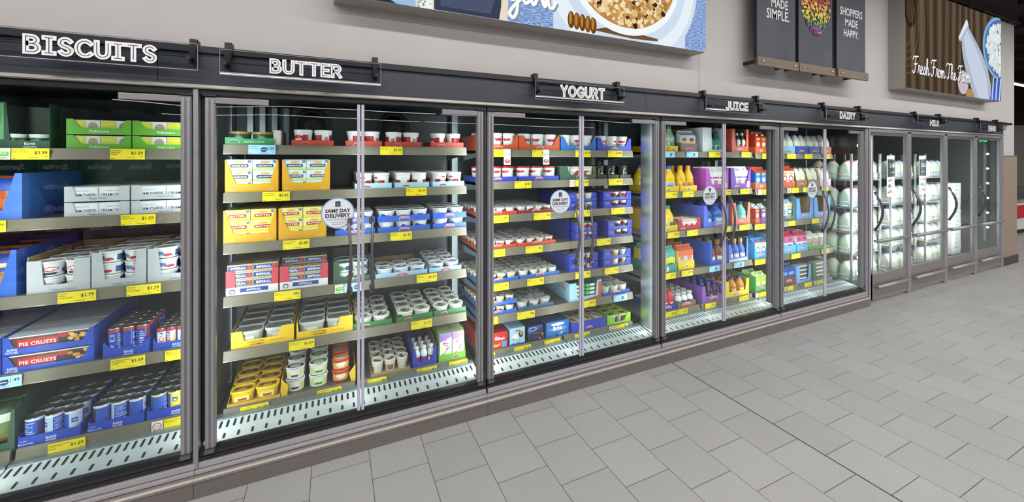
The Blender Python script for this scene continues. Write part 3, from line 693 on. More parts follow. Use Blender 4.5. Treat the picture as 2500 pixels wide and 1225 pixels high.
L2 = lightbox(6.31, 9.18, 2.58, 3.83, 'backlit picture of milk bottle reading Fresh From The Farm')
f = MB(); f.clip = (6.313, 9.177, 2.583, 3.827); k = 1
f.rect(6.315, 9.175, 2.585, 3.825, PY, 'lit_wood_print')
y = lay()
for x in (6.92, 7.45, 7.86): f.rect(x, x + 0.016, 2.585, 3.825, y, LIT('241b15'))
y = lay(); f.ell(6.45, 3.55, 0.15, 0.22, y, LIT('2c211b'), 24); f.ell(6.45, 3.55, 0.10, 0.17, lay(), LIT('4a362a'), 24)
for q in range(5):
    y = lay(); f.stroke(arc(6.34, 3.40, 0.16 + 0.075 * q, 0.30 + 0.085 * q, -88, 30, 22), 0.007, y, LIT(['8a7048', '7a6442'][q % 2]), False)
y = lay(); f.ell(7.91, 2.77, 0.165, 0.165, y, LIT('c3bcc4'), 28)
y = lay(); f.flat([(7.98, 2.585), (8.34, 2.585), (8.24, 2.69), (8.08, 2.70)], y, LIT('b58a62'))
y = lay()
f.flat([(8.29, 2.585), (8.84, 2.585), (8.83, 2.8), (8.72, 3.03), (8.50, 3.25), (8.22, 3.45), (8.09, 3.54), (8.06, 3.60), (8.03, 3.645), (7.99, 3.64), (7.76, 3.37), (7.78, 3.33), (7.86, 3.33), (7.87, 3.22), (7.95, 3.0), (8.08, 2.8)], y, LIT('aeb9cc')); y = lay()
f.flat([(8.42, 2.585), (8.74, 2.585), (8.70, 2.85), (8.50, 3.12), (8.22, 3.36), (8.02, 3.50), (7.92, 3.38), (8.0, 3.15), (8.2, 2.85)], y, LIT('c6d0e0')); y = lay()
f.flat([(7.76, 3.37), (7.80, 3.345), (8.07, 3.59), (8.03, 3.645), (7.99, 3.64)], y, LIT('dfe4ee'))
y = lay(); f.flat([(9.20 - 0.66 * math.sin(math.radians(a)), 3.37 + 0.48 * math.cos(math.radians(a))) for a in range(0, 181, 8)], y, LIT('7fa9d8'))
y = lay(); f.flat([(9.20 - 0.59 * math.sin(math.radians(a)), 3.37 + 0.435 * math.cos(math.radians(a))) for a in range(0, 181, 8)], y, LIT('4a70a0'))
for i in range(260):
    a = math.radians(rg.random() * 180); r = math.sqrt(rg.random()); s_ = 0.02 + rg.random() * 0.035
    f.flat([(s_ * (0.7 + 0.5 * rg.random()) * math.cos(t * 0.8976), s_ * (0.7 + 0.5 * rg.random()) * math.sin(t * 0.8976)) for t in range(7)], y - 0.0004 - 0.00002 * i, LIT(rg.choice(['dfe8ea', 'e6eeee', 'cfdadc', 'd6e0e2'])), 9.20 - 0.53 * r * math.sin(a), 3.37 + 0.38 * r * math.cos(a))
k += 16; y = lay(); f.flat([(8.76, 2.585), (9.177, 2.585), (9.177, 2.95), (9.05, 2.93), (8.86, 2.80)], y, LIT('3f62b8'))
for x in (8.82, 8.95, 9.08): y = lay(); f.flat([(x, 2.585), (x + 0.045, 2.585), (x + 0.10, 2.93), (x + 0.055, 2.92)], y, LIT('c4d0ea'))
script(f, 'Fresh From The Farm', 6.47, 8.10, 2.775, 0.20, lay(), LIT('f6f7fb'), LIT('2c241e'))
kid(L2, f.build('picture'))

# ------------------------------------------------------------------ three chalkboard banners
BN = [(3.555, 4.17, 'MADE SIMPLE'), (4.185, 4.80, 'fruit heart'), (4.815, 5.405, 'SHOPPERS MADE HAPPY')]
for i, (x0, x1, nm) in enumerate(BN):
    o = empty('hanging_banner', (0, 0, 0)); dy = [-0.13, -0.13, -0.145][i]
    tag(o, ['dark chalkboard banner with oak bar reading MADE SIMPLE', 'dark chalkboard banner with oak bar and a heart of coloured fruit', 'dark chalkboard banner with oak bar reading SHOPPERS MADE HAPPY'][i], 'banner', 'chalkboard banners on the wall')
    p = MB().box(x0 + 0.02, x1 - 0.02, dy, dy + 0.006, 2.66, 3.94, 'chalkboard'); y = dy - 0.0008; xm = (x0 + x1) / 2
    ch = 'e2e2e4:0.8'
    if i == 0:
        p.text('MADE', xm + 0.045, 3.205, y, ch, h=0.085, w=0.25, bold=0.01); p.text('SIMPLE.', xm + 0.02, 3.095, y, ch, h=0.095, w=0.345, bold=0.01)
    elif i == 2:
        p.text('SHOPPERS', xm, 3.296, y, ch, h=0.085, w=0.43, bold=0.01); p.text('MADE', xm, 3.183, y, ch, h=0.08, w=0.245, bold=0.01); p.text('HAPPY.', xm - 0.005, 3.068, y, ch, h=0.08, w=0.285, bold=0.01)
    else:
        bands = [(3.36, ['a52a2a', 'c0392b', '8e2130']), (3.30, ['d2562b', 'c8402a', 'e07a2a']), (3.24, ['e89a3a', 'e0872f', 'f0b060']), (3.17, ['e8c832', 'f0d850', 'd8b828']), (3.12, ['b9c23a', '9fb040', 'd8cf50']), (3.07, ['5f7a3a', '7d9448', '48602f', '3c4a34']), (3.035, ['6a4a9a', '54408a', '4a4f9a']), (2.0, ['8a3a70', '6f2f5e', '9a3a5a'])]
        for j in range(620):
            z = 2.985 + rg.random() * 0.65; hw = 0.235 * min(1.0, max(0.0, (z - 2.975) / 0.22)) ** 0.62
            x = xm - 0.01 + (rg.random() * 2 - 1) * hw; s_ = 0.006 + rg.random() * 0.011
            cl = next(c for zz, c in bands if z > zz)
            p.ell(x, z, s_ * (0.8 + rg.random() * 0.5), s_, y - 0.00002 * j, rg.choice(cl) + ':0.7', 9)
            if rg.random() < 0.25: p.ell(x, z, s_ * 0.5, s_ * 0.5, y - 0.00002 * j - 0.00001, 'f0e4b0:0.7', 8)
    kid(o, p.build('board'))
    br = kid(o, MB().box(x0, x1, dy - 0.022, dy - 0.001, 2.58, 2.665, 'oak_trim', 0.002).build('bar'))
    for x in (x0 + 0.075, x1 - 0.06):
        m = MB().lathe([(0.013, 0), (0.012, 0.005), (0.006, 0.009), (0.0, 0.010)], 'cfcdd2:0.2:0.9', 12, cap1=False); m.xf(Matrix.Translation((x, dy - 0.022, 2.625)) @ Matrix.Rotation(math.radians(90), 4, 'X')); kid(br, m.build('bolt'))
    kid(o, MB().box(x0 + 0.05, x0 + 0.08, dy + 0.006, WY, 2.62, 2.65, '1a1a1c:0.5').box(x1 - 0.08, x1 - 0.05, dy + 0.006, WY, 2.62, 2.65, '1a1a1c:0.5').box(x0 + 0.02, x1 - 0.02, dy + 0.006, dy + 0.03, 2.655, 3.94, '1a1a1c:0.6').build('stand_off'))

# ------------------------------------------------------------------ round stickers on the glass
for u, v, r, nm in ((825, 520, 0.090, 'BUTTER'), (1368, 492, 0.088, 'YOGURT'), (1733, 477, 0.088, 'JUICE'), (1983, 463, 0.09, 'DAIRY')):
    x, z = X(u, -0.004), ZV(u, v, -0.004)
    m = MB(); m.lathe([(r, 0), (r, 0.0008)], '7fb0d8:0.4', 40); m.ell(0, 0, 0, 0, 0, 'e4e4ea:0.4')
    m.xf(Matrix.Rotation(math.radians(90), 4, 'X'))
    m.ell(0, 0, r * 0.93, r * 0.93, -0.0012, 'e2e3ea:0.4', 40)
    m.box(-0.014, 0.014, -0.0018, -0.0013, 0.036, 0.068, '14213f:0.4')
    for q in range(3): m.stroke(arc(0, 0.046, 0.004 + 0.003 * q, 0.006 + 0.004 * q, 20, 160, 6), 0.0016, -0.0022, '6db4dc:0.4', False)
    m.text('ALDI', 0, 0.041, -0.0022, 'e8e8ec', h=0.006)
    m.text('SAME DAY', 0, 0.014, -0.0018, '15161c', w=0.135, bold=0.03); m.text('DELIVERY', 0, -0.014, -0.0018, '15161c', w=0.134, bold=0.03)
    m.text('Visit shop.aldi.us', 0, -0.037, -0.0018, '7fa9cf', w=0.128, bold=0.01, slant=0.2); m.text('Powered by instacart', 0, -0.055, -0.0018, '6a6c74', w=0.07); m.rect(-0.028, 0.028, -0.066, -0.0645, -0.0018, '6a6c74')
    o = m.build('round_sticker'); o.location = (x, -0.0035, z); tag(o, f'round white SAME DAY DELIVERY sticker on the {nm} cooler door', 'sticker', 'delivery stickers on the glass')
# ------------------------------------------------------------------ product makers
def assemble(name, *parts):
    r = empty(name)
    for p in parts: kid(r, p)
    return r
RED, WHT = 'c8283a', 'f1f1ef'
def badge(mb, cx, cz, y, w, words='Friendly Farms', red='c5273b'):
    """red arched badge with a white rim and small lettering"""
    h = w * 0.36
    def a_(k, g): return [(cx - w / 2 * k, cz - h * 0.42 * g)] + [(cx + w / 2 * k * math.cos(math.pi * (1 - t / 10)), cz - h * 0.1 + h * 0.62 * g * math.sin(math.pi * t / 10) ** 0.8) for t in range(11)] + [(cx + w / 2 * k, cz - h * 0.42 * g)] + [(cx + w / 4 * k, cz - h * 0.20 * g), (cx, cz - h * 0.14 * g), (cx - w / 4 * k, cz - h * 0.20 * g)]
    mb.flat(a_(1.0, 1.0), y - 0.0003, 'f0eeee:0.5'); mb.flat(a_(0.93, 0.80), y - 0.0006, red + ':0.5')
    if words and w > 0.05: mb.text(words, cx, cz + h * 0.10, y - 0.0009, 'f3f1f0', w=w * 0.72, bold=0.02)
    return mb
def tray(w, d, mat, zf, hs, hb, notch=None, deco=None, inner='kraft', t=0.003, slope=0.06, base_in=None):
    """display tray: x centred, front at y=0. notch = (x_left_top, x_right_top, x_left_low, x_right_low) shares of w
       cut down to zf from corner height hs; hb is the height of back and of the sides behind the slope"""
    m = MB(); a, b_ = -w / 2, w / 2
    if notch is None: m.box(a, b_, 0, t, 0, zf, mat)
    else:
        lt, rt, ll, rl = [a + q * w for q in notch]
        m.prism([(a, 0), (b_, 0), (b_, hs), (rt, hs), (rl, zf), (ll, zf), (lt, hs), (a, hs)], 0, t, mat)
    h0 = hs if notch is not None else zf
    for x in (a, b_ - t):
        pts = [(t, 0), (d, 0), (d, hb), (min(slope, d * 0.6), hb), (t, h0)]
        m.prism(pts, x, x + t, mat, 'x')
        xi = x + t + 0.0006 if x == a else x - 0.0006
        m.add([(xi, p[0], p[1]) for p in pts], [tuple(range(5))], inner)
    m.box(a + t, b_ - t, d - t, d, 0, hb, mat); m.rect(a + t, b_ - t, 0.004, hb, d - t - 0.0006, inner)
    m.box(a + t, b_ - t, t, d - t, 0, 0.003, inner)
    if deco: deco(m, w, hs)
    return m
def tub(d, h, lid='e9e9e6', body=WHT, regs=(), taper=0.86, disc=None, lname='lid', name='tub', n=40, oval=1.0, lidh=0.14, toptext=None, deco=None):
    r = d / 2; hl = h * lidh
    m = MB(); hb = h - hl
    m.lathe([(r * taper * (0.955 + 0.045 * min(1, k)) * 1.0 + (r * 0.955 - r * taper) * (k / 16.0), hb * k / 16.0) for k in range(17)], body, n, sy=oval, fn=paint(body, regs) if regs else None, cap1=False)
    if deco: deco(m, r, hb)
    o = m.build('body')
    l = MB().lathe([(r * 0.965, hb - hl * 0.15), (r, hb), (r, h - hl * 0.25), (r * 0.985, h), (r * 0.93, h), (r * 0.90, h - hl * 0.4)], lid, n, sy=oval, cap0=False, cap1=False)
    l.lathe([(r * 0.90, h - hl * 0.4), (0.0, h - hl * 0.38)], disc or lid, n, sy=oval, cap0=False, cap1=False, smooth=False)
    if toptext: toptext(l, r, h - hl * 0.36)
    return assemble(name, o, l.build(lname))
def topblob(spec):
    """flat printed shapes on a lid: (cx, cy, a, b, mat) in shares of the radius"""
    def f(l, r, z):
        for k, (cx, cy_, a, b_, mm) in enumerate(spec):
            zz = z + 0.0004 * (k + 1)
            l.add([((cx + a * math.cos(t * 0.4488)) * r, (cy_ + b_ * math.sin(t * 0.4488)) * r, zz) for t in range(14)], [tuple(range(14))], mm)
    return f
def can(d, h, regs, body, name='biscuit_can', n=48):
    r = d / 2
    m = MB().lathe([(r * 0.99, h * (0.03 + 0.94 * k / 26)) for k in range(27)], body, n, fn=paint(body, regs), cap0=False, cap1=False)
    o = m.build('can_body')
    c = MB().lathe([(r * 0.97, 0), (r, 0.003), (r, h * 0.03)], 'c9ccd0:0.2:0.95', n, cap1=False)
    c.lathe([(r, h * 0.97), (r * 1.01, h - 0.003), (r, h), (r * 0.93, h), (r * 0.91, h - 0.005), (0, h - 0.005)], 'c9ccd0:0.22:0.95', n, cap0=False, cap1=False)
    return assemble(name, o, c.build('metal_end'))
def carton_box(w, d, h, mat, deco=None, name='box', top=None, side=None):
    m = MB().box(-w / 2, w / 2, 0, d, 0, h, mat, 0.0015)
    if top: m.add([(-w / 2 + .002, .002, h + .0004), (w / 2 - .002, .002, h + .0004), (w / 2 - .002, d - .002, h + .0004), (-w / 2 + .002, d - .002, h + .0004)], [(0, 1, 2, 3)], top)
    if deco: deco(m, w, h, -0.0005)
    m.xf(Matrix.Translation((0, -d / 2, 0)))
    return m.build(name)
def bottle(d, h, mat, cap, regs=(), prof=None, name='bottle', capr=0.42, caph=0.12, n=28, p=2.0, waist=0.0):
    r = d / 2; hb = h * (1 - caph)
    prof = prof or [(0.94, 0.0), (1.0, 0.03), (1.0, 0.25), (1.0 - waist, 0.42), (1.0 - waist * 0.4, 0.55), (0.97, 0.66), (0.80, 0.78), (0.52, 0.90), (0.36, 0.96), (0.34, 1.0)]
    P_ = []
    for i in range(len(prof) - 1):
        for q in range(3): P_.append((prof[i][0] + (prof[i + 1][0] - prof[i][0]) * q / 3, prof[i][1] + (prof[i + 1][1] - prof[i][1]) * q / 3))
    P_.append(prof[-1])
    zs = [q[1] for q in P_]
    base = paint(mat, regs)
    def fn(th, i, nn): return base(th, max(0.0, (zs[i] + zs[i + 1]) / 2 * nn - 0.5), nn)
    m = MB().loft([se(q[0] * r, q[0] * r, q[1] * hb, p if q[1] < 0.7 else 2.0, n) for q in P_], mat, fn=fn if regs else None)
    o = m.build('bottle_body')
    c = MB().lathe([(capr * r * 1.02, hb - 0.002), (capr * r * 1.04, hb + 0.002), (capr * r, h - 0.002), (capr * r * 0.92, h)], cap, 18)
    return assemble(name, o, c.build('cap'))
def jug(w, d, h, mat, cap, lab=None, name='milk_jug', stripe=None):
    """blow-moulded jug with a rounded square body, sloped shoulder, side handle and screw cap"""
    m = MB(); sec = [(0.90, 0.0), (1.0, 0.03), (1.0, 0.30), (0.985, 0.32), (1.0, 0.34), (1.0, 0.55), (0.96, 0.64), (0.80, 0.76), (0.56, 0.87), (0.34, 0.93), (0.30, 0.945)]
    m.loft([se(w / 2 * k, d / 2 * k, z * h, 4.0 - 2.0 * min(1, z * 1.05) ** 2, 24) for k, z in sec], mat)
    m.tube([(w * 0.13, -d * 0.02, h * 0.90), (w * 0.30, -d * 0.06, h * 0.90), (w * 0.39, -d * 0.08, h * 0.84), (w * 0.41, -d * 0.08, h * 0.72), (w * 0.40, -d * 0.06, h * 0.58)], [w * k_ for k_ in (0.06, 0.07, 0.075, 0.075, 0.085)], mat, 8)
    if lab: lab(m, w, d, h)
    o = m.build('jug_body')
    r = w * 0.17
    return assemble(name, o, MB().lathe([(r, h * 0.935), (r * 1.03, h * 0.94), (r, h * 0.995), (r * 0.9, h)], cap, 16).build('cap'))
def gable(w, d, h, mat, deco=None, cap=None, roof=None, name='carton'):
    """gable-top carton"""
    m = MB(); hb = h * 0.78; a, b_ = -w / 2, w / 2; roof = roof or mat
    m.box(a, b_, 0, d, 0, hb, mat)
    m.add([(a, 0, hb), (b_, 0, hb), (b_, d, hb), (a, d, hb), (a, d / 2, h * 0.93), (b_, d / 2, h * 0.93)], [(0, 1, 5, 4), (2, 3, 4, 5), (1, 2, 5), (3, 0, 4)], roof)
    m.box(a, b_, d / 2 - 0.0025, d / 2 + 0.0025, h * 0.925, h, roof)
    if deco: deco(m, w, hb, -0.0006)
    m.xf(Matrix.Translation((0, -d / 2, 0))); o = m.build('carton_body' if cap else name)
    if cap:
        c = MB().lathe([(0.014, 0), (0.014, 0.012), (0.012, 0.014)], cap, 14); ang = math.atan2(h * 0.15, d / 2)
        c.xf(Matrix.Translation((0, d * 0.22 - d / 2, hb + h * 0.15 * 0.44)) @ Matrix.Rotation(ang, 4, 'X')); return assemble(name, o, c.build('cap'))
    return o

# ------------------------------------------------------------------ placing
ORD = ['front', 'second', 'third', 'fourth', 'fifth', 'sixth', 'seventh', 'eighth', 'ninth', 'tenth', 'eleventh', 'twelfth']
COL = {1: [''], 2: [' left', ' right'], 3: [' left', ' middle', ' right'], 4: [' far-left', ' mid-left', ' mid-right', ' far-right'], 5: [' first', ' second', ' middle', ' fourth', ' last'], 6: [' first', ' second', ' third', ' fourth', ' fifth', ' sixth']}
TOP = ['top', 'second', 'third', 'fourth', 'fifth', 'sixth']
def where(sign, lv):
    return f'{"bottom" if lv == len(ZS[sign]) - 1 else TOP[lv]} {sign} shelf'
def zsurf(sign, lv): return ZS[sign][lv] - 0.0075
YF = 0.272
def put(o, x, y, z, rot=0.0): o.location = (x, y, z); o.rotation_euler = (0, 0, rot); return o
def many(proto, spots, desc, cat, grp, suffix):
    """spots: (x, y, z, rot, place words); the first spot takes the maker's own object"""
    for i, (x, y, z, r, pl) in enumerate(spots):
        o = proto if i == 0 else copy_tree(proto)
        put(o, x, y, z, r); tag(o, f'{desc}, {pl}{suffix}', cat, grp)
def load(sign, lv, u0, u1, nx, ny, maker, desc, name_cat, traydesc=None, tmat=None, zf=0.03, hs=None, hb=None, notch=None, deco=None, z0=0.0,
         dy=None, depth=None, inner='kraft', jit=0.6, yoff=0.0, ih=None, tiers=1, gap=0.002, tiertext=('',), skip=(), rows_from=0, fit=1.0, off=0.0, slope=0.06, tname='display_tray', margin=0.014, tlabel=None, squeeze=1.0):
    """a display tray across pixels u0..u1 of one shelf with nx by ny items in it"""
    xa, xb = X(u0), X(u1); wd = xb - xa; xc = (xa + xb) / 2; z = zsurf(sign, lv) + z0; wh = where(sign, lv)
    iw = (wd - margin) / nx; size = (iw - gap) * fit
    dyy = dy or iw; dep = depth or (dyy * ny + 0.012)
    proto = maker(size); spots = []
    ex = [0.0, 0.0, 0.0]
    for o_ in [proto] + KIDS.get(proto.name, []):
        if o_.type == 'MESH':
            for i_ in range(3): ex[i_] = max(ex[i_], (max(v.co[i_] for v in o_.data.vertices) - min(v.co[i_] for v in o_.data.vertices)) if i_ < 2 else max(v.co[2] for v in o_.data.vertices))
    if ex[0] > iw - 0.001: proto.scale = ((iw - 0.001) / ex[0],) * 2 + (1.0,); ex[1] *= (iw - 0.001) / ex[0]
    if ex[1] > dyy - 0.001: dyy = ex[1] + 0.0012
    if tiers > 1: ih = max(ih, ex[2] + 0.0006)
    while ny > 1 and YF + yoff + dyy * ny * squeeze + 0.014 > 0.84: ny -= 1
    dep = min(max(dep, dyy * ny * squeeze + 0.014), 0.838 - YF - yoff)
    if tmat:
        t = tray(wd - 0.003, dep, tmat, zf, hs or zf, hb or (hs or zf), notch, deco, inner, slope=slope).build(tname)
        put(t, xc, YF + yoff, z); tag(t, tlabel or f'{traydesc} {tname.split("_")[-1]} on the {wh}', name_cat[2] if len(name_cat) > 2 else 'tray', None)
        z += 0.0035; base = f' in {traydesc} {tname.split("_")[-1]}'
    else: base = ''
    for ti in range(tiers):
        for r in range(ny):
            for c in range(nx):
                if (ti, r, c) in skip: continue
                x = xa + margin / 2 + iw * (c + 0.5) + off; y = YF + yoff + 0.0055 + dyy * (r + 0.5) * squeeze
                rot = math.radians(random.uniform(-1, 1) * jit * 40)
                spots.append((x, y, z + (ih or 0) * ti, rot, f'{ORD[r + rows_from]}-row{COL[nx][c]}{tiertext[ti]}'))
    many(proto, spots, desc, name_cat[1], f'{name_cat[0]}, {traydesc or desc}, {wh}', f'{base}, {wh}')
# ================================================================== BISCUITS
A = 'BISCUITS'
def ccbox(d, front):
    def mk(sz):
        def deco(m, w, h, y): front(m, w, h, y)
        return carton_box(sz, d, front.h, front.c, deco, 'cheese_box', top=front.t)
    return mk
def fa(m, w, h, y):
    m.rect(-w * .48, w * .05, h * .45, h * .95, y, 'cfe05a'); m.rect(-w * .46, -w * .05, h * .62, h * .88, y - .0004, 'f2e23c'); m.ell(w * .28, h * .55, w * .16, h * .3, y, 'b9a48c', 12); m.rect(-w * .4, w * .2, h * .3, h * .42, y, 'd8452f')
fa.h, fa.c, fa.t = .072, 'eceeea', 'c9c2ac'
def fatray(m, w, hs): m.text('Fit&Active', 0, .017, -.0006, 'e4f0da', h=.014, bold=.03)
for j, (a, b_) in enumerate(((160, 320), (322, 484))):
    for t in (0, 1):
        load(A, 0, a, b_, 2, 4 if t else 1, ccbox(.11, fa), 'light cream cheese box', ('light cheese boxes', 'cheese box'), f'{["first", "second"][j]} {["lower", "upper"][t]} lime-green', '6fbe3a:0.5', .034, .079, .079, (.1, .92, .2, .84), fatray, z0=.083 * t, dy=.112, jit=.02, depth=.46, slope=.01)
def egt(l, r, z): pass
greenlab = [('r', -180, 180, .12, .86, '2f5a3c'), ('e', -20, .5, 38, .28, '3fae9a'), ('e', 55, .5, 30, .3, '7fb84a'), ('e', -85, .5, 22, .22, '1c2a24')]
def egtray(m, w, hs): m.text('Earth', .03, .030, -.0006, 'e6ece6', h=.014, bold=.02); m.text('GROWN', .03, .014, -.0006, 'e6ece6', h=.009, bold=.02); m.rect(-w * .49, -w * .3, .05, hs * .98, -.0004, '6fae7a'); m.flat([(-w * .47, .08), (-w * .33, .14), (-w * .36, .2), (-w * .46, .17)], -.0007, '4f9a5a')
load(A, 0, -22, 122, 2, 2, lambda s: tub(s, .076, 'ecebe6', 'e6e8e2', greenlab, name='cheese_tub', disc='c9cbc6'), 'vegan cream cheese tub', ('vegan tubs', 'tub'), 'tall dark green', '39584a:0.55', .045, .235, .235, (.24, .999, .30, .999), egtray, depth=.23, inner='7d8a80', slope=.01, tname='display_carton', fit=.94)
put(carton_box(.26, .22, .235, '39584a:0.55', name='shipping_carton'), X(52) + .015, .63, zsurf(A, 0)); tag(bpy.data.objects['shipping_carton'], 'plain dark green carton behind the vegan cream cheese, top BISCUITS shelf', 'box')
# second shelf
def pillow(w, d, h, regs, mat, name='food_bag', n=20):
    m = MB(); rg_ = []
    for k in range(11):
        t = k / 10; q = math.sin(math.pi * (0.06 + 0.88 * t)) ** .55
        rg_.append(se(w / 2 * (.80 + .2 * q), d / 2 * q * (1 + .1 * math.sin(9 * t)), h * t, 2.6, n))
    m.loft(rg_, mat, fn=paint(mat, regs)); m.box(-w * .43, w * .43, -.002, .002, h * .985, h * 1.05, mat)
    return m.build(name)
orange = [('r', -180, 180, .66, 1, '2b4fb8'), ('e', 10, .35, 40, .22, 'd9662a'), ('e', -40, .55, 25, .12, 'e8a23a'), ('e', 45, .18, 30, .12, 'b8431f')]
load(A, 1, -130, 54, 1, 3, lambda s: pillow(s * .95, .15, .205, orange, 'c65a28:0.25'), 'orange and blue shredded cheese bag', ('cheese bags', 'bag'), 'cornflower blue', '4f7fd8:0.5', .05, .235, .235, (.02, .9, .3, .72), None, dy=.165, depth=.52, inner='3f68bd', tname='display_carton', jit=.1, slope=.02)
def ccf(m, w, h, y): m.rect(-w * .45, w * .45, h * .1, h * .9, y, 'e4e6ea'); m.text('CREAM CHEESE', 0, h * .40, y - .0004, '27344e', w=w * .86, h=h * .22, bold=.02); m.text('Happy Farms', 0, h * .70, y - .0004, '8d96a8', w=w * .42)
ccf.h, ccf.c, ccf.t = .072, 'd9dbe0', 'cfd0cf'
def hft(m, w, hs): m.text('Happy Farms', 0, .014, -.0006, '7f8794', h=.012, bold=.01)
for j, (a, b_) in enumerate(((155, 316), (319, 484))):
    for t in (0, 1):
        load(A, 1, a, b_, 2, 6 if t else 1, ccbox(.075, ccf), 'white cream cheese box', ('cream cheese boxes', 'cheese box'), f'{["first", "second"][j]} {["lower", "upper"][t]} silver', 'c0c3ca:0.5', .028, .079, .079, (.12, .86, .17, .82), hft, z0=.083 * t, dy=.077, jit=.02, depth=.5, slope=.01)
# third shelf
gold = [('r', -180, 180, .6, 1, '2747a8'), ('e', 0, .3, 60, .2, 'c98a2c'), ('e', 30, .75, 20, .1, 'e8d8a0')]
load(A, 2, -130, 40, 1, 3, lambda s: pillow(s * .95, .15, .205, gold, 'b5742a:0.25'), 'gold and blue cheese bag', ('gold cheese bags', 'bag'), 'royal blue', '3f6fce:0.5', .06, .235, .235, (.02, .92, .3, .75), None, dy=.165, depth=.52, inner='345cae', tname='display_carton', jit=.1, slope=.02)
whip = [('r', -180, 180, .18, .82, 'dfe4ec'), ('e', 0, .56, 34, .17, 'c8303a'), ('e', 0, .56, 30, .10, 'f3ecec'), ('r', -180, -60, .2, .8, '6f8fbe'), ('e', 75, .4, 22, .2, '4a4f66'), ('e', 0, .22, 40, .08, '3d4250')]
def wt(m, w, hs): m.text('Happy Farms', .02, .016, -.0006, '868c98', h=.016, bold=.01)
load(A, 2, 63, 220, 2, 4, lambda s: tub(s, .078, 'e6e6e4', 'e9e9ea', whip, name='whipped_cheese_tub', disc='8f9598', toptext=topblob([(0, 0, .8, .8, '9aa0a2'), (0, .1, .5, .3, 'b9bcbe')])), 'white whipped cream cheese tub', ('whipped tubs', 'tub'), 'first grey', 'bcbfc4:0.5', .045, .17, .19, (.22, .74, .26, .72), wt, tiers=2, ih=.079, tiertext=(' lower', ' upper'), skip={(0, r, c) for r in (1, 2, 3) for c in (0, 1)}, depth=.48, tname='display_carton', slope=.01, dy=.1, fit=.98)
fl = [('r', -180, 180, .15, .85, 'e8eaee'), ('e', -25, .55, 30, .22, '5f86b8'), ('e', 20, .35, 26, .14, 'c2404a'), ('r', 60, 120, .2, .8, '3e5f95')]
for j, (a, b_) in enumerate(((222, 357), (359, 494))):
    load(A, 2, a, b_, 2, 4, lambda s: tub(s, .062, 'e9e9e8', 'e9eaec', fl, name='flavoured_cheese_tub', disc='9ea3a6'), 'white flavoured cream cheese tub', ('flavoured tubs', 'tub'), f'{["second", "third"][j]} grey', 'bcbfc4:0.5', .045, .19, .19, (.18, .82, .24, .78), wt, tiers=3, ih=.062, tiertext=(' bottom', ' middle', ' top'), skip={(t, r, c) for t in (0, 1) for r in (1, 2, 3) for c in (0, 1)}, depth=.48, tname='display_carton', slope=.01, dy=.105, fit=.96)
# fourth shelf
def pie(m, w, h, y):
    m.rect(-w * .5, w * .5, 0, h, y, '5c3d2a'); m.rect(-w * .37, w * .09, h * .24, h * .78, y - .0004, 'c4302e'); m.text('PIE CRUSTS', -w * .14, h * .5, y - .0008, 'f4ebe6', w=w * .42, h=h * .22, bold=.02)
    m.ell(w * .15, h * .78, w * .06, h * .15, y - .0014, 'c03030', 14); m.ell(w * .25, h * .45, w * .2, h * .36, y - .0004, '23262c', 18); m.ell(w * .27, h * .47, w * .17, h * .3, y - .0006, '3c2a22', 18)
    for q in range(16): m.ell(w * (.22 + .24 * random.random()), h * (.35 + .5 * random.random()), w * .03, h * .1, y - .001 - .0001 * q, random.choice(['d9a257', 'c58a3f', 'e8bd78']), 8)
    m.rect(-w * .5, w * .5, h * .92, h, y - .0012, 'd8d8da')
def bh(m, w, hs): m.text('BAKE', -w * .40, .026, -.0006, 'dfe6f4', h=.011, bold=.02); m.text('HOUSE.', -w * .40, .012, -.0006, 'dfe6f4', h=.010, bold=.02)
for j, (a, b_) in enumerate(((-245, 1), (4, 229))):
    for t in (0, 1):
        load(A, 3, a, b_, 1, (11 if j else 9) if t else 1, lambda s: carton_box(s, .042, .082, '2a4fb4', pie, 'pie_crust_box', top='c9ccd2'), 'pie crust box', ('pie crust boxes', 'box'), f'{["second", "first"][j]} {["lower", "upper"][t]} blue', '2f55c0:0.45', .030, .090, .090, (.05, .95, .13, .87), bh, z0=.093 * t, dy=.0435, jit=.02, depth=.5, inner='2a4aa5', slope=.01)
def fine(a, b_, c, d, k, mm): return [('r', a + (b_ - a) * .08 * (q % 2), b_ - (b_ - a) * .2 * (q % 3), c + (d - c) * q / k, c + (d - c) * (q + .55) / k, mm) for q in range(k)]
cin = [('r', -180, 180, .88, 1, 'b04a42'), ('r', -180, 180, .0, .05, 'd7dbe2'), ('r', -60, -14, .55, .80, '93a6d6'), ('r', -52, -22, .62, .73, '2c4fa8'), ('r', 70, 150, .1, .84, '8a3a4a'), ('r', 16, 58, .10, .16, 'e9ecf4'), ('r', -58, -20, .10, .26, 'e4e8f2')] + fine(14, 60, .22, .82, 9, 'b9c5e6') + fine(-62, -12, .30, .50, 4, '8fa2d8')
def bht(m, w, hs): m.text('BAKE', w * .05, .026, -.0006, 'dfe6f4', h=.012, bold=.02); m.text('HOUSE.', w * .05, .012, -.0006, 'dfe6f4', h=.009, bold=.02)
load(A, 3, 250, 364, 3, 5, lambda s: can(s, .152, cin, '2546b0:0.3'), 'tall dark blue cinnamon roll can', ('tall cans', 'can'), 'first blue can', '2b50bc:0.45', .05, .085, .085, (.04, .97, .16, .84), bht, depth=.34, jit=3, inner='2a4aa5', slope=.02)
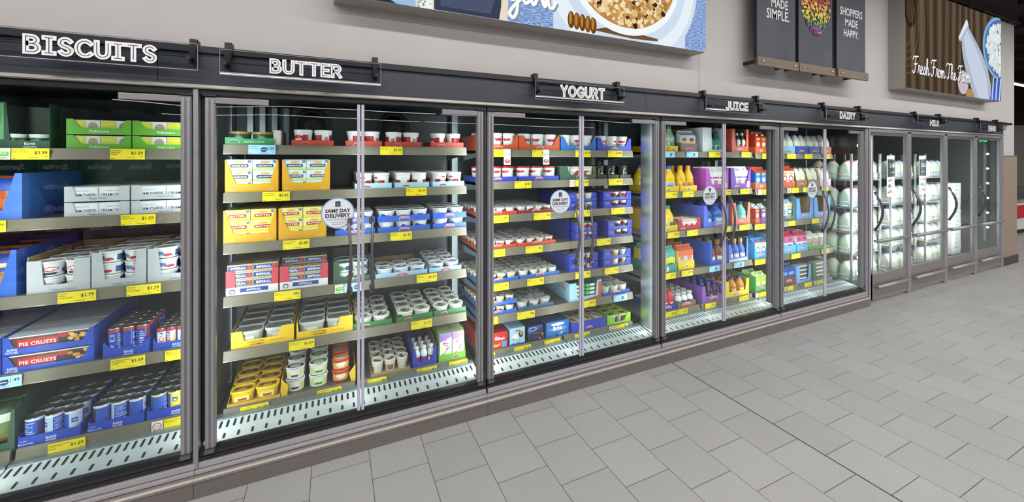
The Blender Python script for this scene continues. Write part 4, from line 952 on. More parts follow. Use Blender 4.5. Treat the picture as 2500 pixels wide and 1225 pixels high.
cre = [('r', -180, 180, .86, 1, 'b5403c'), ('r', -180, 180, .30, .86, 'd8dbe6'), ('r', -40, 2, .60, .80, '3350b0'), ('r', -34, -4, .67, .73, 'e4e8f2'), ('r', -44, 8, .36, .55, 'c83a3a'), ('r', -38, 2, .43, .49, 'f0e6e4'), ('e', 50, .45, 24, .22, 'e8cf7a'), ('r', -180, 180, 0, .28, '2846ac'), ('e', -10, .16, 30, .08, 'e8cf9a'), ('r', 90, 150, .3, .86, 'c03c3c'), ('r', -150, -80, .3, .86, '2846ac')]
load(A, 3, 372, 478, 4, 6, lambda s: can(s, .118, cre, 'c9cede:0.3'), 'red and white crescent roll can', ('crescent cans', 'can'), 'second blue can', '2b50bc:0.45', .045, .07, .07, (.02, .98, .08, .9), bht, depth=.34, jit=2, inner='2a4aa5', slope=.02)
# bottom shelf
gb = [('e', 0, .5, 60, .3, '6f8a4a'), ('e', 20, .2, 40, .12, 'a88a5a'), ('r', -180, 180, .8, 1, '2f4a2c'), ('e', 40, .7, 30, .08, 'dfe8d8')]
load(A, 4, -150, 36, 1, 2, lambda s: pillow(s * .92, .16, .2, gb, '35552f:0.3'), 'green organic food bag', ('green bags', 'bag'), 'dark green side', '3c5a4c:0.5', .04, .2, .22, (.02, .95, .05, .9), None, dy=.2, depth=.5, inner='4a6355', tname='display_carton', jit=.1, slope=.05)
but = [('r', -180, 180, .92, 1, 'dfe3e8'), ('r', -180, 180, .0, .06, 'c8ced8'), ('r', -78, 12, .06, .92, 'b4c8e2'), ('e', -28, .24, 30, .13, 'd8b878'), ('e', -36, .26, 14, .07, 'eadbb0'), ('r', -58, -26, .54, .74, '2c4fa8'), ('r', -53, -31, .61, .67, 'dfe6f2'), ('r', 66, 92, .12, .30, 'e9ecf4'), ('r', 130, 178, .1, .86, '3d3560')] + fine(26, 112, .40, .86, 7, '9fb2de')
def jb(m, w, hs): m.text('Jumbo', -w * .42, .028, -.0006, 'dfe6f4', h=.009); m.text('Buttermilk', -w * .38, .015, -.0006, 'dfe6f4', h=.009); m.text('BAKE', w * .02, .026, -.0006, 'dfe6f4', h=.012, bold=.02); m.text('HOUSE.', w * .02, .012, -.0006, 'dfe6f4', h=.009, bold=.02)
for j, (a, b_) in enumerate(((42, 197), (213, 352))):
    load(A, 4, a, b_, 3, 5, lambda s: can(s, .128, but, '3157b5:0.3'), 'fat silver-blue biscuit can', ('fat cans', 'can'), f'{["first", "second"][j]} blue can', '2747b4:0.45', .05, .06, .06, (.01, .99, .03, .97), jb, depth=.46, jit=4, inner='2a4aa5', slope=.02)
flk = [('r', -180, 180, .92, 1, 'e0d890'), ('r', -180, 180, 0, .06, 'd8dce2'), ('r', 4, 92, .06, .92, 'e6d24a'), ('r', 26, 62, .56, .76, '2c4fa8'), ('r', 32, 56, .63, .69, 'dfe6f2'), ('e', 46, .26, 28, .14, 'c89a4a'), ('r', -84, -8, .06, .92, '2d4cb0'), ('r', -70, -44, .12, .30, 'e9ecf4'), ('r', 120, 180, .06, .92, 'e6d24a')] + fine(-78, -14, .40, .86, 7, 'b4c0e6')
load(A, 4, 357, 486, 3, 6, lambda s: can(s, .128, flk, '3157b5:0.3'), 'fat yellow and blue biscuit can', ('yellow cans', 'can'), 'third blue can', '2747b4:0.45', .05, .06, .06, (.01, .99, .03, .97), bht, depth=.46, jit=4, inner='2a4aa5', slope=.02)

# ================================================================== BUTTER
B = 'BUTTER'
marg = [('e', 0, .5, 30, .34, '7f9a7a'), ('e', 0, .5, 24, .2, 'e4ead8')]
def nst(m, w, hs): m.text('NATURALLY SOFTER', w * .1, .025, -.0006, 'e6efe4', w=w * .42, bold=.02); badge(m, -w * .32, .026, -.0003, .055, None, '2e6a46')
load(B, 0, 548, 668, 2, 1, lambda s: tub(s, .085, 'b59a5a:0.35', '2c5a3c', marg, name='margarine_tub', n=32, oval=.8), 'dark green margarine tub with gold lid', ('margarine tubs', 'tub'), 'green', '3f9a5c:0.5', .044, .05, .05, (.3, .7, .35, .65), nst, dy=.14, depth=.3, jit=.05, tname='margarine_tray')
put(carton_box(.04, .3, .1, 'd9d6cc', name='white_carton'), X(676), YF + .16, zsurf(B, 0)); tag(bpy.data.objects['white_carton'], 'narrow white carton end beside the margarine tubs, top BUTTER shelf', 'box')
cot = [('r', -180, 180, .08, .80, 'a8202c'), ('e', 0, .86, 44, .18, 'efe9e6'), ('e', 0, .74, 24, .09, 'c5273b'), ('r', 70, 115, .05, .85, 'f0eeec'), ('r', -125, -70, .05, .85, 'eceae8'), ('e', -2, .48, 30, .10, 'f0e8e6'), ('e', 2, .30, 30, .09, 'e9d8d6'), ('e', 44, .2, 14, .16, 'f3efec'), ('r', -112, -84, .2, .7, '9c8f90')]
cottop = topblob([(0, 0, .96, .96, '5f6264'), (0, .15, .6, .3, '7c3038')])
def cmk(h): return lambda s: tub(s, h, 'f0f0ee', 'eceae7', cot, name='cottage_cheese_tub', disc='b4b5b2', toptext=cottop)
def rb(m, w, hs): badge(m, -w * .18, hs * .45, -.0003, .05, None)
for j, (a, b_) in enumerate(((711, 815), (843, 933), (940, 1030), (1052, 1132))):
    load(B, 0, a, b_, 2, 1, cmk(.105), 'red and white cottage cheese tub', ('cottage tubs', 'tub'), f'{ORD[j].replace("front", "first")} red', 'd4472f:0.5', .042, deco=rb, depth=.24, jit=4, fit=.97)
def bx(words, col, base, tint):
    def f(m, w, h, y):
        m.rect(-w * .5, w * .5, 0, h, y, base); m.rect(-w * .5, w * .5, 0, h * .25, y - .0003, tint); m.ell(0, h * .74, w * .2, h * .12, y - .0003, 'e3b06a', 14)
        m.rect(-w * .34, w * .34, h * .28, h * .58, y - .0006, col); m.ell(0, h * .43, w * .38, h * .12, y - .0005, col, 18)
        m.text(words, 0, h * .43, y - .0009, 'f2f0ea', w=w * .6, h=h * .15, bold=.03); m.rect(w * .33, w * .46, h * .68, h * .93, y - .0006, '8fa4c8')
        for q in range(4): m.rect(w * .33, w * .46, h * (.70 + q * .06), h * (.72 + q * .06), y - .0009, '39508f')
    return f
def ycart(m, w, hs): badge(m, -w * .38, .018, -.0003, .035, None, 'e8b83a'); badge(m, w * .36, .018, -.0003, .035, None, 'e8b83a')
for lv, nm, f, spans, zz in ((1, 'pale unsalted butter box', bx('UNSALTED BUTTER', '26356e', 'dfe9ea', 'c8dc92'), ((548, 680), (688, 806)), .0), (2, 'yellow butter box', bx('BUTTER', 'b0322c', 'f0e48a', 'e9d84a'), ((544, 675), (679, 797)), .0)):
    for j, (a, b_) in enumerate(spans):
        load(B, lv, a, b_, 2, 3, lambda s: carton_box(s, .125, .0655, 'dfe9ea' if lv == 1 else 'efdf6a', f, 'butter_box', top='d4d9cf' if lv == 1 else 'd8c85a'), nm, ('butter boxes', 'butter box'), f'{["first", "second"][j]} golden', 'e3a81e:0.5', .056, .2, .2, (.02, .98, .2, .83), ycart, tiers=3, ih=.0657, tiertext=(' bottom', ' middle', ' top'), skip={(t, r, c) for t in (0, 1) for r in (1, 2) for c in (0, 1)}, dy=.127, depth=.4, jit=.03, tname='butter_carton', inner='c8922a', slope=.01)
cot2 = [('r', -180, 180, .05, .62, 'a8202c'), ('r', -180, 180, .62, .9, 'eef2f4'), ('e', 0, .70, 40, .14, 'c5d8e6'), ('e', -5, .40, 30, .12, 'f0e8e6'), ('e', 35, .25, 16, .18, 'f3efec'), ('r', 75, 115, .05, .85, 'f0eeec'), ('r', -130, -70, .05, .85, 'e4e4e4'), ('e', 0, .82, 20, .07, 'c5273b')]
for j, (a, b_) in enumerate(((866, 957), (964, 1048), (1056, 1134))):
    load(B, 1, a, b_, 2, 5, lambda s: tub(s, .105, 'eceeee', 'eceae7', cot2, name='cottage_cheese_tub', disc='8f9496', toptext=cottop), 'lowfat cottage cheese tub', ('lowfat cottage tubs', 'tub'), f'{["first", "second", "third"][j]} pale blue', 'a9d3ea:0.5', .042, deco=rb, depth=.53, jit=4, fit=.98, dy=.104)
sour = [('r', -180, 180, .05, .95, 'e9ebee'), ('e', -15, .5, 24, .3, '2c52b4'), ('e', 22, .4, 22, .26, 'c4303c'), ('r', 60, 110, .1, .7, '2c52b4'), ('r', -120, -70, .1, .6, '2c52b4'), ('e', 160, .4, 22, .26, 'c4303c')]
sourtop = topblob([(0, 0, .97, .97, '7d8288'), (0, .1, .62, .3, 'a9adb4')])
def bb(m, w, hs): badge(m, 0, hs * .5, -.0003, .075)
for j, (a, b_, n_) in enumerate(((818, 916, 3), (922, 1050, 3), (1057, 1139, 2))):
    for t in (0, 1):
        load(B, 2, a, b_, n_, 3 if t else 1, lambda s: tub(s, .071, 'eef0f0', 'e9ebee', sour, name='sour_cream_tub', taper=.8, disc='b8bcc0', toptext=sourtop), 'white sour cream tub', ('sour cream tubs', 'tub'), f'{["first", "second", "third"][j]} {["lower", "upper"][t]} blue', '2f62cf:0.45', .040, deco=bb, z0=.0757 * t, depth=.34 if t else .34, jit=4, dy=.1)
# IMPERIAL
def imp(m, w, h, y):
    m.rect(-w * .5, w * .5, 0, h, y, 'c9b48a'); m.rect(-w * .48, w * .48, h * .2, h * .82, y - .0003, '2a4a9c'); m.text('IMPERIAL', -w * .06, h * .5, y - .0006, 'eef0f4', w=w * .62, h=h * .36, bold=.02); m.ell(w * .36, h * .5, w * .09, h * .34, y - .0006, 'd8502f', 12)
def impt(m, w, hs):
    m.rect(-w * .499, w * .499, 0, .052, -.0004, 'e6e4e6'); m.rect(-w * .24, w * .3, .020, .044, -.0008, '2a4a9c'); m.text('IMPERIAL', w * .03, .032, -.0012, 'dfe4ee', w=w * .28, bold=.02)
    m.ell(-w * .38, .028, .016, .014, -.0008, '2a4a8c', 16); m.ell(-w * .38, .027, .011, .009, -.0012, 'e6e4e6', 16); m.stroke([(-w * .38 - .01, .04), (-w * .38, .034), (-w * .38 + .01, .04)], .003, -.0012, '2a4a8c')
def impbox(s):
    m = MB().box(-s / 2, s / 2, -.033, .033, 0, .044, 'c9b48a', .0015); imp(m, s, .044, -.0336)
    m.add([(-s / 2 + .003, -.03, .0444), (s / 2 - .003, -.03, .0444), (s / 2 - .003, .03, .0444), (-s / 2 + .003, .03, .0444)], [(0, 1, 2, 3)], '7d5a3c')
    vs_, fs, tw, th = text_geo('IMPERIAL', .02); k_ = s * .8 / tw
    m.add([(-s * .4 + x * k_, -.012 + yy * .022 / th, .0449) for x, yy in vs_], fs, 'dfe2ea'); return m.build('margarine_brick')
for j, (a, b_, nt, tn) in enumerate(((550, 680, (.16, .88, .18, .86), 4), (682, 801, (.16, .86, .2, .84), 4))):
    load(B, 3, a, b_, 2, 5, impbox, 'blue and tan margarine brick box', ('margarine bricks', 'margarine'), f'{["first", "second"][j]} pink', 'd04a58:0.5', .045 if j == 0 else .05, .15, .15, nt, impt, tiers=4, ih=.0442, tiertext=(' bottom', ' lower', ' upper', ' top'), skip={(t, r, c) for t in (0, 1, 2) for r in (1, 2, 3, 4) for c in (0, 1)} | ({(3, 0, 0), (3, 0, 1)} if j else set()), dy=.0675, depth=.36, jit=.04, tname='margarine_carton', slope=.01)
eg2 = [('r', -180, 180, .15, .85, 'e2e6e0'), ('e', -10, .5, 30, .3, '4f9a4a'), ('e', 40, .5, 20, .25, '2c5a8c')]
load(B, 3, 813, 904, 2, 2, lambda s: tub(s, .062, 'eceeea', 'e9ebe8', eg2, name='plant_spread_tub', disc='dfe2dc', toptext=topblob([(0, 0, .8, .8, '27508c'), (0, -.2, .6, .4, '4f9a4a')])), 'white plant-based spread tub', ('plant spread tubs', 'tub'), 'dark green', '3a5848:0.55', .04, .15, .17, (.14, .999, .2, .999), lambda m, w, hs: (m.text('Earth', .02, .026, -.0006, 'dfe8df', h=.013, bold=.02), m.text('GROWN', .02, .011, -.0006, 'dfe8df', h=.008)), tiers=2, ih=.063, tiertext=(' lower', ' upper'), depth=.32, tname='spread_carton', inner='5d6b5c', dy=.11, slope=.01)
lite = [('r', -180, 180, .05, .95, 'e6eaf0'), ('e', 0, .5, 40, .3, '4f86c8'), ('e', 20, .4, 18, .2, 'c4303c'), ('r', 80, 130, .1, .8, '7fb0e0')]
litetop = topblob([(0, 0, .97, .97, 'c9d2da'), (.05, .1, .72, .5, '5f8fc4'), (-.1, -.15, .5, .3, 'e9ecf0'), (.25, -.2, .3, .2, 'b8333f')])
for j, (a, b_, n_, ny) in enumerate(((917, 1044, 3, 2), (1048, 1127, 2, 5))):
    load(B, 3, a, b_, n_, ny, lambda s: tub(s, .058, 'eef0f2', 'e9ebee', lite, name='light_sour_cream_tub', taper=.8, disc='d0d6dc', toptext=litetop), 'light sour cream tub', ('light sour cream tubs', 'tub'), f'{["first", "second"][j]} pale blue', 'a5cdec:0.5', .034, deco=bb, depth=.5, jit=4, dy=.1)
# fifth shelf
def rtub(w, d, h, body, lid, disc=None, deco=None, name='tub', p=4.2, lidtext=None, ln='lid'):
    m = MB(); hb = h * .84
    m.loft([se(w / 2 * k, d / 2 * k, z, p, 28) for k, z in ((.80, 0), (.84, .004), (.90, hb * .6), (.93, hb))], body, cap1=False)
    if deco: deco(m, w, d, hb)
    o = m.build('body'); l = MB()
    l.loft([se(w / 2 * k, d / 2 * k, z, p, 28) for k, z in ((.95, hb - .006), (1, hb), (1, h - .003), (.98, h), (.90, h), (.88, h - .004))], lid, cap0=False, cap1=False)
    l.loft([se(w / 2 * .88, d / 2 * .88, h - .004, p, 28), se(w / 2 * .02, d / 2 * .02, h - .004, p, 28)], disc or lid, cap0=False, smooth=False)
    if lidtext: lidtext(l, w, d, h - .0032)
    return assemble(name, o, l.build(ln))
def lidrect(spec):
    def f(l, w, d, z):
        for k, (x0, x1, y0, y1, mm) in enumerate(spec): zz = z + .0004 * k; l.add([(x0 * w, y0 * d, zz), (x1 * w, y0 * d, zz), (x1 * w, y1 * d, zz), (x0 * w, y1 * d, zz)], [(0, 1, 2, 3)], mm)
    return f
def hsd(m, w, d, hb): m.box(-w * .2, w * .2, -d * .475, -d * .46, hb * .25, hb * .75, 'cfcfc8'); m.box(w * .02, w * .3, -d * .478, -d * .46, hb * .3, hb * .5, '8f3a48')
def cct(m, w, hs): m.text('COUNTRYSIDE', -w * .12, .033, -.0006, '6d5a1f', w=w * .28, bold=.02); m.text('CREAMERY', -w * .10, .018, -.0006, '6d5a1f', w=w * .24, bold=.02); m.text('HOMESTYLE SPREAD', w * .22, .026, -.0006, '7a6a2a', w=w * .26)
for j, (a, b_) in enumerate(((563, 718), (723, 862))):
    load(B, 4, a, b_, 2, 4, lambda s: rtub(s, .105, .092, 'b4b5ac:0.3', 'c3c6c2:0.3', '6f736f', hsd, 'homestyle_spread_tub', lidtext=lidrect([(-.3, .3, -.1, .12, '8d918c'), (-.24, .24, -.04, .08, '5b3a40')])), 'clear grey homestyle spread tub', ('homestyle tubs', 'tub'), f'{["first", "second"][j]} yellow', 'eec229:0.5', .046, .105, .105, ((.16, .8, .2, .72), (.02, .76, .04, .72))[j], cct, dy=.112, depth=.47, jit=.03, slope=.05, fit=.97)
bus = [('r', -180, 180, .05, .95, 'e9ebe6'), ('r', -180, 180, .05, .45, '4f9a3f'), ('e', -20, .5, 28, .3, '8f2f3a'), ('e', 60, .5, 28, .3, 'e9e9e4')]
bustop = topblob([(0, 0, .97, .97, 'd8d9d2'), (-.05, .1, .75, .5, 'e6e4da'), (-.15, .12, .42, .25, '6f4a38'), (.1, -.35, .6, .22, '5b8a44'), (.35, .2, .25, .2, '9c4a3a')])
for j, (a, b_, n_) in enumerate(((863, 957, 2), (968, 1057, 2), (1059, 1138, 2))):
    load(B, 4, a, b_, n_, 4, lambda s: tub(s, .06, 'f1f1ee', 'e9ebe6', bus, name='dip_tub', taper=.82, disc='d8d9d2', toptext=bustop), 'white dip tub with green-printed lid', ('dip tubs', 'tub'), f'{["first", "second", "third"][j]} green', '3d7a46:0.5', .040, deco=rb, depth=.47, jit=5, dy=.107)
# bottom shelf
def ytd(m, w, d, hb): m.box(-w * .3, w * .3, -d * .475, -d * .46, hb * .25, hb * .7, 'e8d88a'); m.box(-w * .15, w * .2, -d * .48, -d * .46, hb * .3, hb * .5, 'a8452a')
load(B, 5, 553, 684, 2, 4, lambda s: rtub(s, .09, .072, 'efc81e:0.35', 'f2cf2a:0.35', 'e0ba24', ytd, 'yellow_spread_tub', p=3.2, lidtext=lidrect([(-.36, .36, -.3, .3, 'c79a3a'), (-.36, .36, -.14, .16, '9c2f22'), (-.16, .16, -.3, .3, 'd8b04a'), (-.2, .2, -.04, .1, '8a2a20')])), 'yellow buttery spread tub', ('yellow spread tubs', 'tub'), 'yellow cardboard', 'd9ab3a:0.6', .018, .022, .09, None, None, dy=.105, depth=.48, jit=.15, slope=.3)
def ovt(body, lid, band, label, nm):
    def mk(s):
        def fn(l, r, z): topblob([(0, 0, .85, .85, band), (0, .18, .6, .3, label), (0, -.2, .6, .25, 'efe9da')])(l, r, z)
        return tub(s, .075, lid, body, [('r', -180, 180, .05, .95, body), ('r', -70, 70, .2, .8, label), ('e', 0, .6, 35, .22, 'efe9da'), ('r', -28, 28, .25, .42, band)], name=nm, taper=.86, disc=lid, toptext=fn, oval=.74, n=32)
    return mk
for a, b_, mk, ds, gp, hb_ in ((691, 747, ovt('eeeeea', 'f0f0ee', '2a3562', 'e9dca8', 'butter_spread_tub'), 'white and navy butter spread tub', 'navy butter tubs', None), (749, 804, ovt('e9efe2', 'f0f2ee', '3f8a3a', 'cfe08a', 'butter_spread_tub'), 'white and green butter spread tub', 'green butter tubs', None), (806, 858, ovt('d0342a', 'd8382c', 'e9d08a', 'd8b45a', 'butter_spread_tub'), 'red butter spread tub', 'red butter tubs', None)):
    load(B, 5, a, b_, 1, 3, mk, ds, (gp, 'tub'), None, None, tiers=2, ih=.076, tiertext=(' lower', ' upper'), dy=.115, jit=.15, fit=1.0)
for x_, s_ in ((685.5, 1), (868, -1)):
    m = MB().prism([(0, 0), (.03 * s_ + .004, 0), (.04 * s_, .06), (0, .11)], 0, .003, 'e2b52a:0.5').box(min(0, .004 * s_), max(0, .004 * s_), .003, .4, 0, .09, 'e2b52a:0.5')
    o = put(m.build('cardboard_divider'), X(x_), YF + .002, zsurf(B, 5)); tag(o, f'yellow cardboard divider beside the {"navy" if s_ > 0 else "red"} butter spread tubs', 'divider')
cup = [('r', -180, 180, .1, .75, 'cfc9ba'), ('r', -80, 80, .2, .7, 'b89a78'), ('e', 0, .45, 50, .2, '7a3a2c'), ('r', 100, 170, .2, .7, '8a6a50')]
load(B, 5, 905, 1002, 3, 4, lambda s: tub(s, .085, 'dcd8cc:0.3', 'd8d4c8', cup, name='pudding_cup', taper=.72, disc='bdb7a8', toptext=topblob([(0, .1, .7, .35, '7a4a3a'), (0, -.3, .6, .2, 'd8cfb8')])), 'beige dessert cup with brown label', ('dessert cups', 'cup'), 'low brown', 'a58a64:0.7', .018, dy=.088, depth=.42, jit=4)
load(B, 5, 1008, 1067, 3, 3, lambda s: bottle(s, .125, 'eceef0', 'e8eaec', [('r', -180, 180, .12, .5, '7a3a8c'), ('e', 0, .3, 40, .12, 'e9e4ea'), ('r', 60, 110, .2, .5, 'c8404a')], name='yogurt_bottle', capr=.6, waist=.08), 'small white drinkable yogurt bottle', ('yogurt bottles', 'bottle'), 'violet-blue', '3b40b0:0.5', .035, .12, .17, (.1, .88, .18, .8), None, dy=.075, depth=.42, tname='bottle_carton', inner='9a8a7a', slope=.1, jit=4)
def moo(m, w, h, y):
    m.rect(-w * .5, w * .5, 0, h, y, 'dfe6c8'); m.flat([(-w * .5, h * .7), (w * .5, h * .84), (w * .5, h), (-w * .5, h)], y - .0003, '9a7ac0'); m.rect(-w * .5, w * .5, 0, h * .1, y - .0003, '8cc04a'); m.ell(0, h * .6, w * .34, h * .14, y - .0006, 'eef0ee', 16)
    m.text('Moo', 0, h * .64, y - .0009, 'b03a8c', w=w * .46, bold=.04); m.text('Tubes', 0, h * .555, y - .0009, '6a4aa0', w=w * .4, bold=.03); badge(m, 0, h * .74, y - .0006, w * .3, None)
    for q in range(3): m.stroke([(-w * .4 + q * .008, h * .2), (0, h * .32), (w * .3 - q * .01, h * .48)], .006, y - .0007 - .0003 * q, ['3a8cc8', 'c84a9a', 'e9b83a'][q])
load(B, 5, 1071, 1137, 2, 3, lambda s: carton_box(s, .1, .195, 'dfe6c8', moo, 'yogurt_tube_carton', top='b9c48c'), 'lilac and green yogurt tube carton', ('tube cartons', 'carton'), 'leaf green', '6fb23c:0.5', .05, .2, .2, None, lambda m, w, hs: badge(m, .03, .022, -.0003, .05, None), dy=.103, depth=.42, jit=.01, fit=.96)
# ================================================================== YOGURT
Y = 'YOGURT'
big = [('e', 0, .72, 40, .1, 'c5273b'), ('e', 0, .50, 34, .1, 'dfe3ea'), ('e', 30, .3, 22, .16, '8fb0dc'), ('r', 80, 120, .1, .8, '9aa6c0'), ('r', -130, -95, .1, .8, 'b04a50')]
bigs = [('e', 0, .72, 40, .1, 'c5273b'), ('r', -60, 60, .1, .6, 'a9c0a4'), ('e', 20, .35, 26, .2, '5c8a5c'), ('r', 90, 150, .1, .8, '4f7a8c')]
grk = [('e', 0, .74, 40, .09, 'c5273b'), ('r', -45, 45, .38, .56, '6d7378'), ('r', -40, 40, .42, .52, 'e9ebe6'), ('r', -40, 30, .2, .3, '9aa0a0'), ('r', 90, 140, .1, .8, 'a9b49c')]
def ub(m, w, hs): badge(m, 0, .024, -.0003, .07)
UN = (.08, .94, .20, .83)
for j, (a, b_, n_, col, cn, rg_, ds) in enumerate(((1166, 1266, 3, 'df5a2a', 'first orange', big, 'big white plain yogurt tub'), (1268, 1367, 3, 'df5a2a', 'second orange', big, 'big white plain yogurt tub'), (1369, 1456, 3, '2f7ad0', 'sky-blue', bigs, 'big greenish-white yogurt tub'), (1459, 1541, 3, '3d4abc', 'violet-blue', grk, 'big white Greek yogurt tub'))):
    load(Y, 0, a, b_, n_, 2, lambda s: tub(s, .132, 'f2f2f0', 'efefed', rg_, name='yogurt_tub', taper=.84), ds, ('big yogurt tubs', 'tub'), cn, col + ':0.5', .045, .118, .118, UN, ub, depth=.46, jit=1.5, tname='display_carton', dy=.107, slope=.01)
rl = [('e', 0, .74, 44, .1, 'c5273b'), ('r', -60, 60, .3, .42, 'dcdfe4'), ('e', 20, .25, 26, .14, 'c8ccd6'), ('r', 90, 140, .1, .8, 'a6a9b4')]
for j, (a, b_) in enumerate(((1166, 1263), (1266, 1365))):
    load(Y, 1, a, b_, 3, 2, lambda s: tub(s, .118, 'b03038', 'ecebe9', rl, name='yogurt_tub', taper=.84, disc='57585a', lidh=.1), 'white yogurt tub with red lid', ('red-lid tubs', 'tub'), f'{["first", "second"][j]} indigo', '3a49bc:0.5', .042, deco=ub, depth=.36, jit=2, dy=.107)
orgr = [('r', -180, 180, .1, .9, 'e6e4dc'), ('e', 10, .5, 46, .3, 'b0322c'), ('e', 30, .4, 24, .3, 'e9d8c0'), ('r', 90, 150, .1, .8, '3d6a4a')]
load(Y, 1, 1367, 1456, 3, 2, lambda s: tub(s, .112, 'c9ccc6', 'e6e4dc', orgr, name='organic_yogurt_tub', taper=.86), 'red-printed organic yogurt tub', ('organic tubs', 'tub'), 'dark green', '3d5f4c:0.5', .045, .115, .115, (.2, .97, .26, .93), lambda m, w, hs: (m.ell(0, .024, .024, .016, -.0006, 'dfe8df', 18), m.ell(0, .024, .021, .0135, -.0009, '3d5f4c', 18), m.text('ORGANIC', .052, .022, -.0009, 'dfe8df', h=.012, bold=.02)), depth=.36, jit=1, tname='display_carton', dy=.1, slope=.01)
blk = [('r', -180, 180, .0, 1, '1d1d1f'), ('e', -10, .5, 30, .4, 'b8a06a'), ('e', -4, .5, 25, .37, '1d1d1f'), ('r', -10, 30, .42, .5, 'e0dccf'), ('r', 70, 120, .1, .9, '6b3c2a')]
for j, (a, b_) in enumerate(((1458, 1483), (1485, 1512), (1514, 1541))):
    load(Y, 1, a, b_, 1, 3, lambda s: tub(s, .115, '2a2a2c', '1d1d1f', blk, name='black_yogurt_tub', taper=.86, disc='3a3a3c', lidh=.08), 'black Greek yogurt tub', ('black tubs', 'tub'), f'{["first", "second", "third"][j]} black', '232325:0.5', .036, .045, .05, None, None, depth=.3, jit=.6, dy=.085, fit=.98)
def cups(a, b_, lv, n_, ny, col, cn, rg_, body, ds, gp, tiers=1, h=.056, lid='b9bcc2', bl=None, top=None, dep=None, deco=ub, zf=.03, z0=0, pitch=.08):
    for t in range(tiers):
        load(Y, lv, a, b_, n_, ny if t == tiers - 1 else 1, lambda s: tub(s, h, lid, body, rg_, name='yogurt_cup', taper=.72, disc=lid, lidh=.07, n=20, toptext=top), ds, (gp, 'cup'), (f'{cn} lower' if t == 0 else f'{cn} upper') if tiers > 1 else cn, col + ':0.5', zf, deco=deco, depth=dep or .52, jit=4, z0=z0 + pitch * t, gap=.0015, margin=.013)
foil = lambda c1, c2: topblob([(0, 0, .96, .96, 'cdcbc8'), (0, .1, .8, .5, c1), (0, -.25, .7, .3, 'e4e2de'), (.2, .2, .4, .3, c2)])
o1 = [('r', -180, 180, .25, .95, 'e9e3dd'), ('r', -180, 180, .0, .4, 'd8542f'), ('e', 0, .6, 40, .2, 'c5273b'), ('e', 50, .5, 30, .3, 'e8a23a')]
cups(1166, 1263, 2, 4, 8, 'd8482c', 'orange', o1, 'e9e3dd', 'strawberry and peach yogurt cup', 'orange yogurt cups', top=foil('a3413a', 'd8893a'))
o2 = [('r', -180, 180, .3, .95, 'e6e2e0'), ('e', 0, .5, 50, .25, 'a83a4a'), ('r', 70, 130, .1, .9, 'cfd0d6')]
cups(1265, 1352, 2, 4, 8, '8f2f34', 'maroon', o2, 'e6e2e0', 'pale yogurt cup', 'maroon yogurt cups', top=foil('7a3a40', 'b8b0b0'))
for lv, sp, nm in ((3, ((1166, 1262), (1264, 1357)), 'orange'),):
    for j, (a, b_) in enumerate(sp): cups(a, b_, lv, 4, 8, 'dc4a2a', f'{["first", "second"][j]} orange', o1, 'ece6e0', 'fruit yogurt cup with orange base', 'orange yogurt cups', top=foil('b04a2c', '8a5a3a'))
b1 = [('r', -180, 180, .3, .95, 'eceade'), ('e', 0, .6, 46, .22, 'e0c84a'), ('r', -180, 180, 0, .3, '2f62c0'), ('e', 60, .5, 30, .25, '3a6ac8')]
for j, (a, b_) in enumerate(((1166, 1267), (1270, 1366))): cups(a, b_, 4, 4, 7, '2f6ccf', f'{["first", "second"][j]} blue', b1, 'ece9dc', 'pale yellow light yogurt cup', 'light yogurt cups', h=.06, lid='d2d0c4', top=foil('3a5a9c', 'd8c85a'))
cups(1166, 1262, 5, 4, 5, '2f6ccf', 'blue', b1, 'ece9dc', 'pale yellow light yogurt cup', 'light yogurt cups', tiers=2, h=.06, lid='b0a680', top=foil('7a6a3a', 'c8b85a'), pitch=.076)
gry = [('r', -180, 180, .1, .9, 'd6d6d2'), ('e', 0, .5, 60, .3, 'b4b6b4'), ('e', 40, .4, 20, .2, '6a7a8c')]
cups(1265, 1352, 5, 3, 5, '39628c', 'slate-blue', gry, 'd9d9d4', 'grey-white dairy cup', 'grey cups', h=.062, lid='b4b5b2', top=foil('a4a6a6', '8e9092'), deco=None)
